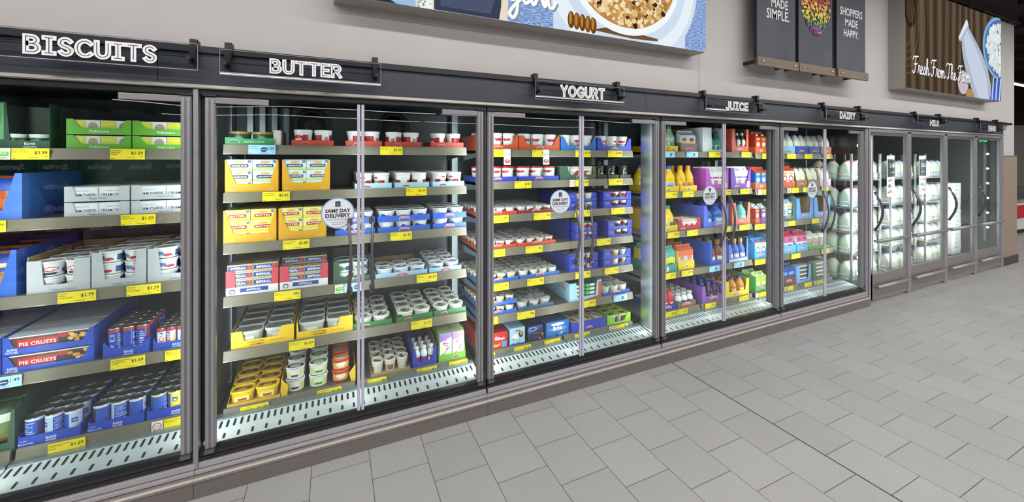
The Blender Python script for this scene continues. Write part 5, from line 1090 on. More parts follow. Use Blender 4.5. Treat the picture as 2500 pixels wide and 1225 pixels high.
# two-tier blue multipack trays with windows
def winx(m, w, hs):
    badge(m, -w * .36, hs * .60, -.0003, .03, None)
    for x in (w * .42,): m.rect(x - .008, x + .008, hs * .35, hs * .6, -.0006, '1c2260')
    m.text('Friendly Farms', w * .2, .010, -.0006, 'cfd6ee', h=.006)
WN = (.24, .86, .28, .82)
t1 = [('r', -180, 180, .2, .95, 'e4dcd8'), ('e', -20, .6, 40, .3, 'a8383f'), ('e', 50, .4, 36, .3, '3a2f3a'), ('r', 90, 150, .1, .9, '7a2a30')]
t2 = [('r', -180, 180, .2, .95, 'dcd6d0'), ('e', -20, .6, 40, .3, '8f4a30'), ('e', 40, .4, 40, .35, 'c8b04a'), ('r', 90, 150, .1, .9, '3a4a9c')]
for lv, a, b_, cn, rg_, ds, c1, c2 in ((2, 1389, 1457, 'first', t1, 'cherry yogurt cup', '3a2f38', '8f3a40'), (2, 1474, 1541, 'second', t1, 'cherry yogurt cup', '4a2f38', '7a5a40'), (3, 1405, 1458, 'first', t1, 'dark red yogurt cup', '3a2a30', '8f3a40'), (3, 1485, 1543, 'second', t1, 'dark red yogurt cup', '6a3a3a', '4a6a4a'), (4, 1390, 1460, 'first', t1, 'brown-topped yogurt cup', '4a3a3a', '6a3a30'), (4, 1474, 1540, 'second', t2, 'brown and yellow yogurt cup', '6a5a3a', 'b8a84a')):
    for t in (0, 1):
        load(Y, lv, a, b_, 3, 4 if t else 1, lambda s: tub(s, .066, 'a9a4a4', 'e4dcd8', rg_, name='multipack_cup', taper=.74, disc='8f8888', lidh=.07, n=20, toptext=foil(c1, c2)), ds, ('multipack cups', 'cup'), f'{cn} {["lower", "upper"][t]} blue', '2f3fb4:0.5', .022, .07, .07, WN, winx, z0=.075 * t, depth=.5, jit=2, dy=.085, slope=.01, inner='5a2a8c' if lv == 2 and cn == 'second' else '2a2f7a', tname='multipack_tray')
# sixth shelf, light blue carton of green sticks and a blue tray of cups
def stick(s):
    m = MB(); m.loft([[(x, .016 * math.cos(t * .785), .016 + .016 * math.sin(t * .785)) for t in range(8)] for x in (-s / 2, -s / 2 + .004, s / 2 - .004, s / 2)], '2f8a4a:0.3')
    k_ = len(m.v); m.box(-s * .22, s * .1, -.0168, -.014, .006, .026, 'e6ece4'); m.box(s * .16, s * .4, -.0168, -.014, .008, .024, 'c5303a'); m.box(-s * .42, -s * .28, -.0168, -.014, .004, .028, '7fc08a'); return m.build('string_cheese_pack')
def lbx(m, w, hs): m.rect(w * .40, w * .499, 0, hs * .9, -.0005, 'd0553f'); m.flat([(-w * .1, 0), (w * .49, 0), (w * .49, .03)], -.0008, 'd0553f')
load(Y, 5, 1391, 1469, 2, 1, stick, 'green wrapped cheese stick pack', ('green stick packs', 'pack'), 'pale blue', 'a9d4e8:0.5', .03, .155, .155, (.2, .86, .24, .82), lbx, tiers=4, ih=.033, tiertext=(' bottom', ' lower', ' upper', ' top'), depth=.46, jit=.01, dy=.036, inner='9ac4d8', tname='display_carton', slope=.01)
m = MB(); badge(m, 0, 0, 0, .12)
m.xf(Matrix.Translation((X(1391) - .0012, YF + .12, zsurf(Y, 5) + .10)) @ Matrix.Rotation(math.radians(-90), 4, 'Z')); kid(bpy.data.objects['display_carton.011'] if False else [o for o in bpy.data.objects if o.get('label') == 'pale blue carton on the sixth YOGURT shelf'][0], m.build('side_badge'))
sb_ = bpy.data.objects['side_badge']; sb_.matrix_parent_inverse = Matrix.Translation(Vector((-((X(1391) + X(1469)) / 2), -YF, -zsurf(Y, 5))))
wc = [('r', -180, 180, .1, .9, 'dedad2'), ('e', 0, .5, 60, .25, 'c8c2b4')]
cups(1472, 1538, 5, 3, 4, '3a4abf', 'indigo', wc, 'e0dcd4', 'cream-white rice pudding cup', 'cream cups', h=.072, lid='cfcbc2', top=foil('6a665f', '8f8a80'))
# bottom shelf
def redb(m, w, h, y):
    m.rect(-w * .5, w * .5, 0, h, y, 'c4302c'); m.text('Go', -w * .18, h * .66, y - .0004, 'f2ece4', h=h * .22, bold=.04, slant=.2); m.text('gurt', w * .12, h * .58, y - .0004, 'f2ece4', h=h * .2, bold=.04); m.text('Fun!', -w * .2, h * .24, y - .0004, 'f0d23a', h=h * .2, bold=.04, rot=.2); m.rect(w * .12, w * .42, h * .06, h * .42, y - .0004, '5a9ad4')
load(Y, 6, 1200, 1243, 1, 4, lambda s: carton_box(s, .1, .125, 'c4302c', redb, 'yogurt_tube_box', top='a02a28'), 'red yogurt tube box', ('red boxes', 'box'), None, None, dy=.104, jit=.02)
load(Y, 6, 1166, 1199, 1, 4, lambda s: carton_box(s, .1, .125, 'c4302c', redb, 'yogurt_tube_box', top='a02a28'), 'red yogurt tube box half behind the door stile', ('red boxes', 'box'), None, None, dy=.104, jit=.02)
def lbd(m, w, h, y):
    m.rect(-w * .5, w * .5, 0, h, y, 'a9cfe6'); m.rect(-w * .5, w * .5, 0, h * .1, y - .0003, '2f5ab0'); badge(m, 0, h * .82, y, w * .4, None); m.ell(w * .22, h * .6, w * .16, h * .2, y - .0004, '3a3a3c', 14); m.ell(w * .24, h * .66, w * .09, h * .12, y - .0007, 'c8a03a', 12); m.ell(-w * .12, h * .5, w * .25, h * .14, y - .0004, 'e9ecec', 14)
    for q in range(14): m.ell((random.random() - .5) * w * .8, h * (.12 + .25 * random.random()), w * .04, h * .025, y - .0008 - .0002 * q, random.choice(['6a4a8c', 'c04a4a', 'e9ecec', '3a5a9c']), 8)
load(Y, 6, 1245, 1285, 1, 3, lambda s: carton_box(s, .11, .135, 'a9cfe6', lbd, 'yogurt_pouch_box', top='8fb8d8'), 'pale blue yogurt multipack box', ('pale boxes', 'box'), None, None, dy=.115, jit=.02)
load(Y, 6, 1245, 1285, 1, 1, lambda s: carton_box(s, .11, .06, 'a9cfe6', lbd, 'yogurt_pouch_box', top='8fb8d8'), 'pale blue yogurt box lying on top of the others', ('pale boxes', 'box'), None, None, z0=.137, yoff=.13, jit=.02, dy=.115)
def dkd(m, w, h, y):
    m.rect(-w * .5, w * .5, 0, h, y, '2a2f4a'); m.flat([(-w * .5, h), (-w * .5, h * .5), (w * .1, h * .7), (w * .5, h)], y - .0004, '2f62b4'); m.text('light', -w * .05, h * .5, y - .0008, '8a6a4a', h=h * .16, bold=.03)
    for q in range(18): m.ell((random.random() - .2) * w * .7, h * (.08 + .42 * random.random()), w * .06, h * .05, y - .0008 - .0002 * q, random.choice(['6a4028', '4a2a1c', '8a5a38', 'c8b49a']), 8)
    m.ell(-w * .2, h * .8, w * .26, h * .12, y - .0008, 'e4e8f0', 14); m.ell(-w * .2, h * .8, w * .22, h * .09, y - .0012, '2f4a8c', 14)
load(Y, 6, 1288, 1331, 1, 4, lambda s: carton_box(s, .1, .12, '2a2f4a', dkd, 'yogurt_multipack_box', top='3a3434'), 'brown and navy yogurt box', ('navy boxes', 'box'), None, None, dy=.104, jit=.02)
def bld(m, w, h, y):
    m.rect(-w * .5, w * .5, 0, h, y, '2f6ab8'); m.text('Dannon', 0, h * .8, y - .0004, 'eef2f8', w=w * .5, bold=.04, rot=.15) if False else m.ell(0, h * .8, w * .3, h * .1, y - .0004, 'eef2f8', 14); m.ell(0, h * .5, w * .42, h * .12, y - .0004, '5f9ad8', 14); m.text('light', 0, h * .5, y - .0008, 'f0f4fa', w=w * .4, bold=.03)
    for q in range(12): m.ell((random.random() - .5) * w * .8, h * (.06 + .3 * random.random()), w * .05, h * .04, y - .0008 - .0002 * q, random.choice(['1f4a8c', '8fbce8', 'dfe8f4', '4a3a6a']), 8)
load(Y, 6, 1333, 1392, 1, 4, lambda s: carton_box(s, .1, .125, '2f6ab8', bld, 'yogurt_multipack_box', top='35557f'), 'wide bright blue yogurt box', ('blue boxes', 'box'), None, None, dy=.104, jit=.02)
gl = [('r', -180, 180, .1, .9, 'd8ccb4'), ('e', 0, .5, 60, .3, 'b89a6a')]
load(Y, 6, 1396, 1480, 3, 4, lambda s: tub(s, .085, 'b09a70', 'd8ccb4', gl, name='dessert_cup', taper=.74, disc='8f7a58', toptext=foil('7a6040', 'a08a60')), 'gold-lidded dessert cup', ('gold cups', 'cup'), 'tall blue', '3a48bd:0.5', .085, deco=ub, depth=.44, jit=3, dy=.095)
def mpk(s):
    m = MB()
    for dx in (-1, 1):
        m.lathe([(s * .16, 0), (s * .2, .05), (s * .23, .055), (s * .23, .06)], 'e6e8e2', 16, cx=dx * s * .25, cy=0)
    m.box(-s * .49, s * .49, -.04, .04, .060, .072, '9ab83a:0.4'); m.box(-s * .3, s * .2, -.0405, -.038, .061, .071, 'e6ebda'); m.box(-s * .2, s * .3, -.02, .02, .072, .0725, '4a5a3a'); return m.build('yogurt_four_pack')
load(Y, 6, 1483, 1540, 2, 5, mpk, 'lime and white yogurt four-pack', ('lime four-packs', 'pack'), 'lime green', '8ac02f:0.5', .02, .085, .085, (.16, .86, .3, .72), None, depth=.46, jit=.02, dy=.088, tiers=1, slope=.01)

# ================================================================== JUICE
J = 'JUICE'
oj = lambda lab, c2: [('r', -52, 52, .06, .40, lab), ('e', 0, .3, 40, .10, c2), ('e', -10, .18, 34, .06, '4f7a3a'), ('r', 100, 160, .06, .4, lab)]
def jb_(s, col, cap, regs, h, **k): return bottle(s, h, col, cap, regs, **k)
def jlogo(m, w, hs): m.ell(0, hs * .45, .028, .016, -.0005, 'e9d8a0', 16); m.ell(0, hs * .42, .016, .008, -.0009, '5a8a4a', 12)
hip = [(0.92, 0.0), (1.0, 0.03), (1.0, 0.42), (0.9, 0.48), (0.98, 0.56), (0.90, 0.66), (0.72, 0.78), (0.5, 0.88), (0.42, 0.93), (0.40, 1.0)]
def jload(lv, a, b_, n_, mk, ds, gp, cn, col, zf, hs=None, notch=None, deco=jlogo, ny=2, dep=.4, tn='display_tray', z0=0.0, sign=J, kind='bottle', dy=None, **kw):
    load(sign, lv, a, b_, n_, ny, mk, ds, (gp, kind), cn, (col + ':0.5') if col else None, zf, hs or zf, kw.pop('hb', hs or zf), notch, deco, depth=dep, jit=kw.pop('jit', .02 if kind in ('carton', 'jug') else .5), tname=tn, z0=z0, dy=dy, slope=kw.pop('slope', .03), **kw)
TR = (.16, .98, .32, .84)
jload(0, 1607, 1631, 1, lambda s: jb_(s, 'dfe4dc', 'c8303a', oj('c04a3a', 'e9d8c0'), .24, prof=hip), 'clear bottle with red label', 'top juice bottles', 'first yellow', 'e9c21f', .062, .062)
jload(0, 1633, 1656, 1, lambda s: jb_(s, 'a9bfae', '3f8a5a', oj('d8e0c8', '5f9a3a'), .255, prof=hip), 'green-capped bottle with lime label', 'top juice bottles', 'second yellow', 'e9c21f', .062, .062)
def smc(lab, roof, body): return lambda m, w, h, y: (m.rect(-w * .42, w * .42, h * .3, h * .62, y, lab), m.ell(0, h * .74, w * .34, h * .12, y - .0003, roof, 14), m.rect(-w * .4, w * .4, h * .1, h * .28, y - .0003, body), m.ell(0, h * .2, w * .2, h * .08, y - .0006, 'e9c85a', 12))
jload(0, 1663, 1702, 2, lambda s: gable(s, .085, .21, 'b9c8d2', smc('e0b84a', '9a3a3a', '7a9ab8'), None, 'c9ccc6'), 'pale blue drink carton', 'pale cartons', 'taupe', '7d6662', .085, .09, (.02, .98, .1, .9), kind='carton', ny=2, deco=lambda m, w, hs: badge(m, 0, .026, -.0003, .09, None))
jload(0, 1716, 1766, 3, lambda s: jb_(s, '3a8a7a', '2f6a5c', oj('cfe0d6', '2f8a6a'), .2), 'teal green bottle', 'teal bottles', 'white', 'dde4e6', .03, .25, (.42, .999, .44, .999), lambda m, w, hs: [m.ell(-w * .40, hs * (.15 + .12 * q), .006, .006, -.0006, ['7fb0c8', '8fc08a', 'c8b07a'][q % 3], 8) for q in range(6)], tn='display_carton', inner='c9cfd2')
jload(0, 1787, 1828, 3, lambda s: jb_(s, '5a4038', 'd8d8da', [('r', -60, 60, .2, .75, 'e4e2e0'), ('e', 0, .35, 40, .12, '8a4a3a')], .21), 'brown and white coffee bottle', 'coffee bottles', 'coral', 'd9603f', .07, .25, (.18, .9, .24, .84), lambda m, w, hs: badge(m, 0, .03, -.0003, .1), tn='display_carton', slope=.02)
for a, b_, cap, cn, lab, c2, ds in ((1607, 1659, '2f56c0', 'first yellow', 'dfe6ec', '7fb0e0', 'orange juice bottle with blue cap'), (1661, 1702, 'e0962a', 'second yellow', 'e9dcc0', 'd8702f', 'orange juice bottle with orange cap')):
    jload(1, a, b_, 2, lambda s: jb_(s, 'e8b81f:0.25', cap, oj(lab, c2), .25, prof=hip), ds, 'orange juice bottles', cn, 'e6bc2a', .06, .06, ny=3)
def prot(c): return lambda m, w, h, y: (m.rect(-w * .46, w * .46, h * .08, h * .95, y, 'e9e4ea'), m.rect(-w * .46, w * .46, h * .62, h * .72, y - .0003, c), m.ell(0, h * .42, w * .32, h * .14, y - .0003, 'b08aa0', 14), m.ell(0, h * .2, w * .3, h * .06, y - .0003, '4a3a3a', 12))
jload(1, 1724, 1779, 3, lambda s: gable(s, .08, .235, 'e9e6ea', prot('c04a8c'), 'efeeee', 'e0d8e0'), 'white shake carton with pink band', 'shake cartons', 'magenta', 'b45ab8', .06, .225, (.12, .95, .26, .8), lambda m, w, hs: m.rect(w * .3, w * .42, .02, .07, -.0006, 'e9e4ee'), tn='display_carton', kind='carton', inner='9a4f9e', slope=.02)
jload(1, 1785, 1833, 3, lambda s: gable(s, .08, .235, 'e9e6ea', prot('8a6ab0'), 'efeeee', 'ded8e2'), 'white shake carton with violet band', 'shake cartons', 'purple', '7c4ab0', .06, .225, (.14, .97, .28, .80), lambda m, w, hs: (m.rect(w * .3, w * .44, .02, .08, -.0006, 'e9e4ee'), badge(m, -w * .2, .03, -.0003, .08)), tn='display_carton', kind='carton', inner='6a3f98', slope=.02)
jload(2, 1607, 1655, 2, lambda s: jb_(s, 'e6c03a:0.25', '3f8a5a', oj('dfe0c0', '3a6a4a'), .245, prof=hip), 'orange juice bottle with green cap', 'orange juice bottles', 'yellow', 'e6bc2a', .065, .07, hb=.2, slope=.12, ny=2)
def redc(m, w, h, y): m.rect(-w * .4, w * .4, h * .1, h * .9, y, 'e6dcd6'); m.ell(0, h * .66, w * .3, h * .14, y - .0003, 'c03a40', 12); m.rect(-w * .3, w * .3, h * .15, h * .4, y - .0003, 'a04a3a'); m.ell(w * .1, h * .28, w * .16, h * .08, y - .0006, 'e0b87a', 10)
jload(2, 1657, 1711, 4, lambda s: gable(s, .05, .10, 'e2d6d0', redc, None, 'd8c8c4'), 'small red and white shake carton', 'small shake cartons', 'crimson', 'b0303c', .05, .115, (.12, .9, .2, .82), lambda m, w, hs: badge(m, -w * .3, .02, -.0003, .06), kind='carton', ny=4, dy=.055, slope=.02)
blu = [('r', -180, 180, .05, .42, '2f62b0'), ('e', 0, .26, 40, .14, 'a9d0e8'), ('e', 10, .2, 24, .06, 'e8e4d0')]
jload(2, 1719, 1779, 2, lambda s: jb_(s, '2a5ab0:0.3', '2440b0', blu, .235, prof=hip, waist=.15), 'royal blue creamer bottle', 'blue bottles', 'periwinkle', '5a6fd4', .06, .225, (.12, .97, .18, .8), lambda m, w, hs: badge(m, w * .1, .03, -.0003, .1), tn='display_carton', inner='4a5ab8', slope=.02)
jload(2, 1788, 1832, 2, lambda s: jb_(s, '6fb4b4:0.3', '2a3f9c', [('r', -60, 60, .08, .4, '9fd0cc'), ('e', 0, .25, 30, .1, 'd8ecea')], .235, prof=hip), 'aqua bottle with navy cap', 'aqua bottles', 'salmon', 'd9705a', .07, .235, (.2, .9, .26, .82), lambda m, w, hs: badge(m, 0, .03, -.0003, .09), tn='display_carton', inner='b0604e', slope=.02)
def fruitc(body, top, blob): return lambda m, w, h, y: (m.rect(-w * .48, w * .48, 0, h, y, body), m.rect(-w * .48, w * .48, h * .7, h, y - .0003, top), m.ell(0, h * .62, w * .32, h * .14, y - .0006, blob, 14), m.ell(0, h * .3, w * .42, h * .12, y - .0006, '1e2224', 16), m.rect(-w * .3, w * .3, h * .28, h * .33, y - .0009, 'e4e4e0'))
jload(3, 1607, 1654, 2, lambda s: gable(s, .09, .235, 'e2d24a', fruitc('e2d24a', '4fb0a0', 'd8e04a'), None, '4fb0a0'), 'yellow and teal pineapple drink carton', 'pineapple cartons', 'teal', '3f9a8c', .075, .08, kind='carton', deco=lambda m, w, hs: m.flat([(-.02, .01), (.02, .01), (.012, .05), (0, .06), (-.012, .05)], -.0006, 'dfe6e0'), ny=3, inner='c9a93a')
jload(3, 1657, 1696, 2, lambda s: gable(s, .09, .235, 'e9c23a', fruitc('b8cfe4', 'd8603a', 'e07a3a'), None, 'c8603a'), 'orange and blue mango drink carton', 'mango cartons', 'yellow', 'e8c02a', .085, .09, kind='carton', ny=3, hb=.2, slope=.15)
cof = [('r', -180, 180, .08, .6, '8a3a2f'), ('e', 0, .3, 46, .12, 'e6ded8'), ('e', 0, .12, 40, .07, 'e9e4de')]
jload(3, 1733, 1776, 2, lambda s: jb_(s, '7a4030:0.3', 'a9824a', cof, .24, prof=hip, caph=.2), 'brown creamer bottle with tall gold cap', 'creamer bottles', 'deep blue', '2a55c0', .05, .235, (.14, .97, .16, .94), None, tn='display_carton', inner='1c2a5a', slope=.02)
cof2 = [('r', -180, 180, .08, .6, '3f6ac0'), ('e', 0, .3, 46, .12, 'e9ecf2'), ('e', 20, .12, 40, .07, 'e0c05a')]
jload(3, 1780, 1827, 3, lambda s: jb_(s, '4a70c4:0.3', 'c8a04a', cof2, .23, prof=hip, caph=.2), 'blue creamer bottle with gold cap', 'creamer bottles', 'white-blue', '5a78cc', .045, .235, (.1, .94, .12, .9), lambda m, w, hs: m.rect(-w * .48, w * .48, .004, .03, -.0005, 'd6dcec'), tn='display_carton', inner='2f3a6a', slope=.02)
rb_ = [('r', -180, 180, .3, .75, 'c83a48'), ('r', -50, 50, .05, .42, 'e4dcd8'), ('e', 0, .3, 30, .08, 'c04a50')]
jload(4, 1607, 1652, 3, lambda s: jb_(s, 'd05058:0.3', 'b02a34', rb_, .19), 'red flavoured milk bottle', 'red bottles', 'navy', '2f3fae', .06, .06, deco=lambda m, w, hs: badge(m, 0, .028, -.0003, .11), ny=2, dep=.34)
wb = [('r', -180, 180, .35, .5, '3a5a9c'), ('e', 0, .25, 40, .12, 'd8a05a')]
jload(4, 1655, 1699, 3, lambda s: jb_(s, 'e6e6e2', 'c9cbca', wb, .135, capr=.72), 'white protein shake bottle', 'white shake bottles', 'brown', '8a6448', .055, .06, deco=lambda m, w, hs: badge(m, 0, .026, -.0003, .11), ny=5, dep=.46)
pb = [('r', -180, 180, .08, .5, '3f2440'), ('e', 0, .28, 34, .1, 'b89ab0')]
jload(4, 1715, 1763, 3, lambda s: jb_(s, '45264a:0.25', '2f4ac0', pb, .185, prof=hip, waist=.1), 'dark purple juice bottle with blue cap', 'purple bottles', 'lilac', '8a5ab0', .06, .165, (.14, .999, .18, .999), lambda m, w, hs: badge(m, .02, .032, -.0003, .11), tn='display_carton', ny=3, dep=.42, inner='6f4a90', slope=.02)
ob = [('r', -180, 180, .08, .5, 'c8862f'), ('e', 0, .28, 34, .1, 'e8d0a0')]
jload(4, 1767, 1829, 3, lambda s: jb_(s * .9, 'd08a2a:0.25', '2f4ac0', ob, .185, prof=hip, waist=.1), 'amber juice bottle with blue cap', 'amber bottles', 'bright yellow', 'f0d82a', .055, .17, (.2, .9, .22, .86), lambda m, w, hs: badge(m, 0, .028, -.0003, .09), tn='display_carton', ny=3, dep=.42, inner='c8b03a', slope=.02)

# ================================================================== DAIRY
D = 'DAIRY'
def egg(roof, body, blob): return lambda m, w, h, y: (m.rect(-w * .48, w * .48, 0, h, y, body), m.ell(0, h * .55, w * .38, h * .2, y - .0003, blob, 16), m.ell(0, h * .55, w * .26, h * .12, y - .0006, 'f0ece4', 14), m.rect(-w * .3, w * .3, h * .8, h * .92, y - .0003, 'e8b83a'), m.rect(-w * .48, w * .48, 0, h * .12, y - .0003, roof))
def dl(*a, **k): jload(*a, sign=D, **k)
bdg = lambda m, w, hs: badge(m, 0, .035, -.0003, .10)
dl(0, 1845, 1874, 2, lambda s: gable(s, .1, .24, 'b03428', egg('8a2a22', 'b03428', 'd8702f'), 'e9e9e6', 'c0402f'), 'red egg substitute carton', 'red cartons', 'coral', 'd8653f', .07, .08, (.05, .95, .1, .9), kind='carton')
dl(1, 1845, 1874, 2, lambda s: gable(s, .1, .245, '2f62b8', egg('b03a2c', '2f62b8', '5f9ad8'), None, 'c8452f'), 'blue and red cream carton', 'blue cartons', 'first coral', 'd8704a', .07, .08, (.05, .95, .1, .9), kind='carton')
dl(2, 1845, 1857, 1, lambda s: gable(s, .1, .21, 'a83a2f', egg('7a2a22', 'a83a2f', 'd88a5a'), 'dfe2e2', 'b8bcc0'), 'dark red soup carton', 'dark cartons', 'red', 'b85a40', .06, .06, kind='carton', deco=None)
dl(2, 1859, 1874, 1, lambda s: gable(s, .1, .21, '6a3f8c', egg('4a2a6a', '6a3f8c', 'a88ac0'), 'dfe2e2', 'b8bcc0'), 'dark violet soup carton', 'dark cartons', 'violet', '7a5a9c', .06, .06, kind='carton', deco=None)
dl(3, 1843, 1874, 2, lambda s: gable(s, .1, .215, '2f5ab0', egg('2f5ab0', 'dfe0e4', '3a6ac0'), 'd0303a', '3a8ac8'), 'blue and white red-capped carton', 'capped cartons', 'first sky-blue', '3f9ad0', .07, .18, (.02, .98, .1, .9), kind='carton', deco=bdg, slope=.02)
dl(4, 1845, 1874, 2, lambda s: gable(s, .1, .20, '7ab83a', egg('5f9a3a', '9ac85a', 'd8c04a'), 'e9e9e6', 'b0cf7a'), 'light green almond drink carton', 'green cartons', 'first green', '4aa04f', .06, .17, (.04, .96, .1, .9), kind='carton', deco=bdg, slope=.02)
def hg(lab): return lambda m, w, d, h: (m.box(-w * .36, w * .36, -d * .505, -d * .49, h * .12, h * .30, lab), m.box(-w * .3, w * .1, -d * .507, -d * .5, h * .16, h * .22, 'e6e8ea'))
def jg(cap, lab, h=.235): return lambda s: jug(s, min(s, .14), h, 'milk_plastic', cap, hg(lab))
for a, b_, cap, lab, col, cn, ds in ((1909, 1942, '5f9ad0', '8fa8c8', '8fc8ea', 'pale blue', 'half-gallon milk jug with blue cap'), (1944, 1973, '2f3f9c', '5a6ab8', '3a4fb8', 'first royal-blue', 'half-gallon milk jug with navy cap'), (1975, 2003, '2f3f9c', '5a6ab8', '3a4fb8', 'second royal-blue', 'half-gallon milk jug with navy cap'), (2005, 2030, 'd0a07a', 'c05a48', 'c8604a', 'red', 'half-gallon milk jug with tan cap')):
    dl(0, a, b_, 2, jg(cap, lab), ds, 'half-gallon jugs', cn, col, .095, .10, kind='jug', deco=bdg, ny=2, dep=.36, jit=.03)
dl(1, 1911, 1942, 2, lambda s: gable(s, .1, .25, 'e6e4e2', egg('c8402f', 'e6e4e2', 'c84a3a'), None, 'd8452f'), 'white cream carton with red roof', 'white cartons', 'second coral', 'dc6a4a', .075, .08, kind='carton', deco=None)
for a, b_, cap, lab, col, cn, ds in ((1945, 1971, '7a5a48', 'b89a8a', 'a87a4a', 'first tan', 'cream jug with brown cap'), (1973, 2000, '7a5a48', 'b89a8a', 'a87a4a', 'second tan', 'cream jug with brown cap'), (2002, 2029, 'a03a40', 'd8b8c8', 'd8b4d0', 'pink', 'cream jug with dark red cap')):
    dl(1, a, b_, 2, jg(cap, lab), ds, 'cream jugs', cn, col, .09, .095, kind='jug', deco=bdg, ny=2, dep=.36, jit=.03, hb=.2)
dl(2, 1906, 1942, 2, lambda s: gable(s, .1, .235, 'dfe8e6', egg('3f8a8c', 'dfe8e6', '3a7ab0'), 'e9ecec', 'cfe0e0'), 'white and teal drink carton', 'teal cartons', 'dark green', '3f7a5a', .06, .22, (.12, .9, .18, .84), kind='carton', deco=bdg, tn='display_carton', slope=.02)
for a, b_, cn in ((1945, 1985, 'first blue'), (1988, 2027, 'second blue')):
    dl(2, a, b_, 1, jg('6fa8d8', 'd8dce0', .265), 'large milk jug with pale blue cap', 'large milk jugs', cn, '6f9fe0', .075, .25, (.18, .88, .26, .80), kind='jug', deco=bdg, tn='display_carton', ny=2, dep=.42, slope=.02, jit=.02, fit=.66)
pk = lambda m, w, h, y: (m.rect(-w * .48, w * .48, 0, h, y, 'e4e0e6'), m.rect(-w * .48, w * .48, h * .62, h, y - .0003, 'cf5a9c'), m.ell(0, h * .4, w * .34, h * .14, y - .0003, '5a8ac8', 14), m.ell(0, h * .8, w * .3, h * .1, y - .0006, 'b8324a', 14), m.rect(-w * .3, w * .3, h * .08, h * .2, y - .0003, 'c8ccd8'))
for a, b_, cn in ((1907, 1944, 'second sky-blue'), (1946, 1973, 'third sky-blue')):
    dl(3, a, b_, 2, lambda s: gable(s, .09, .24, 'e4e0e6', pk, None, 'b8324a'), 'pink and white drink carton', 'pink cartons', cn, '62b4e4', .095, .10, kind='carton', deco=bdg, hb=.22, slope=.12)
bag = [('e', 0, .55, 50, .25, 'b8a488'), ('e', 30, .4, 40, .1, '7a6a58'), ('r', -180, 180, .0, .2, 'cfd0ca'), ('e', -50, .6, 30, .2, 'c4b8a4')]
dl(3, 1976, 2026, 3, lambda s: pillow(s, .1, .16, bag, 'e6e3dc:0.3'), 'white and tan snack bag', 'snack bags', 'green', '4fa83f', .035, .05, (.08, .98, .12, .95), kind='bag', deco=None, ny=3, jit=.03, slope=.05)
def chc(m, w, h, y): m.rect(-w * .48, w * .48, 0, h, y, '2f4a9c'); m.rect(-w * .4, w * .4, h * .6, h * .8, y - .0003, '6f9ad8'); m.ell(0, h * .35, w * .3, h * .12, y - .0003, 'b03a40', 14)
dl(4, 1911, 1943, 2, lambda s: gable(s, .1, .235, '2f4a9c', chc, None, '35508f'), 'navy chocolate drink carton', 'navy cartons', 'brown', '6a4434', .10, .105, kind='carton', deco=lambda m, w, hs: badge(m, 0, .05, -.0003, .10), hb=.2, slope=.12)
wp = [('r', -180, 180, .4, .6, '3a3a3c'), ('r', -180, 180, .1, .3, 'cfd2d6')]
def pack(nm): return lambda s: MB().loft([se(s / 2 * k, .05 * k, z, 3.5, 20) for k, z in ((.8, 0), (1, .01), (1, .036), (.85, .046))], 'dfe0e0:0.3', fn=paint('dfe0e0', [('r', -180, 180, .35, .65, nm)])).build('cheese_pack')
dl(4, 1945, 1981, 1, pack('4a4c52'), 'white and black cheese pack', 'white packs', 'cornflower', '7aa4e4', .035, .2, (.2, .88, .26, .78), kind='pack', deco=None, tiers=4, ih=.0465, tiertext=(' bottom', ' lower', ' upper', ' top'), tn='display_carton', ny=1, dep=.4, dy=.11, slope=.02, jit=.02)
dl(4, 1986, 2026, 1, pack('6a6f68'), 'white and grey cheese pack', 'white packs', 'second green', '4a7a54', .04, .2, (.14, .999, .2, .999), kind='pack', deco=None, tiers=4, ih=.0465, tiertext=(' bottom', ' lower', ' upper', ' top'), tn='display_carton', ny=1, dep=.4, dy=.11, slope=.02, jit=.02)

# ================================================================== MILK
TZ = [0.195, 0.532, 0.805, 1.11, 1.455]
def cart(x0, n, nm, tiers=5):
    c = empty('milk_cart', (0, 0, 0)); tag(c, f'wire milk cart behind the {nm} door of the milk cooler', 'cart', 'milk carts in the cooler')
    x1 = x0 + n * .162; y0, y1 = .20, .72
    for x in (x0 - .012, x1 + .012):
        for y in (y0, y1): kid(c, MB().box(x - .010, x + .010, y - .010, y + .010, .02, 1.78, 'b9bec2:0.3:0.7').build('post'))
    for k_, z in enumerate(TZ[:tiers]):
        m = MB().box(x0 - .01, x1 + .01, y0, y1, z - .016, z - .006, 'a9afb3:0.35:0.5')
        for dz in (.02, .07): m.tube([(x0 - .01, y0 - .006, z + dz), (x1 + .01, y0 - .006, z + dz)], .0035, 'c4c9cc:0.25:0.8', 6).tube([(x0 - .016, y0, z + dz), (x0 - .016, y1, z + dz)], .0035, 'c4c9cc:0.25:0.8', 6)
        for q in range(9): m.tube([(x0 + (x1 - x0) * q / 8, y0 - .006, z - .01), (x0 + (x1 - x0) * q / 8, y0 - .006, z + .07)], .0025, 'c4c9cc:0.25:0.8', 5)
        for q in range(4): m.tube([(x0 - .016, y0 + (y1 - y0) * q / 3, z - .01), (x0 - .016, y0 + (y1 - y0) * q / 3, z + .07)], .0025, 'c4c9cc:0.25:0.8', 5)
        kid(c, m.build('wire_shelf'))
    for x in (x0, x1):
        for y in (y0 + .05, y1 - .05):
            w_ = MB().lathe([(.02, -.008), (.024, -.006), (.024, .006), (.02, .008)], '2a2a2c:0.5', 14); w_.xf(Matrix.Translation((x, y, .025)) @ Matrix.Rotation(H90, 4, 'Y')); kid(c, w_.build('caster'))
    return x0
CAPS = [('red', 'b8303a'), ('blue', '2f4fa8'), ('blue', '3a62b8'), ('red', 'b8303a')]
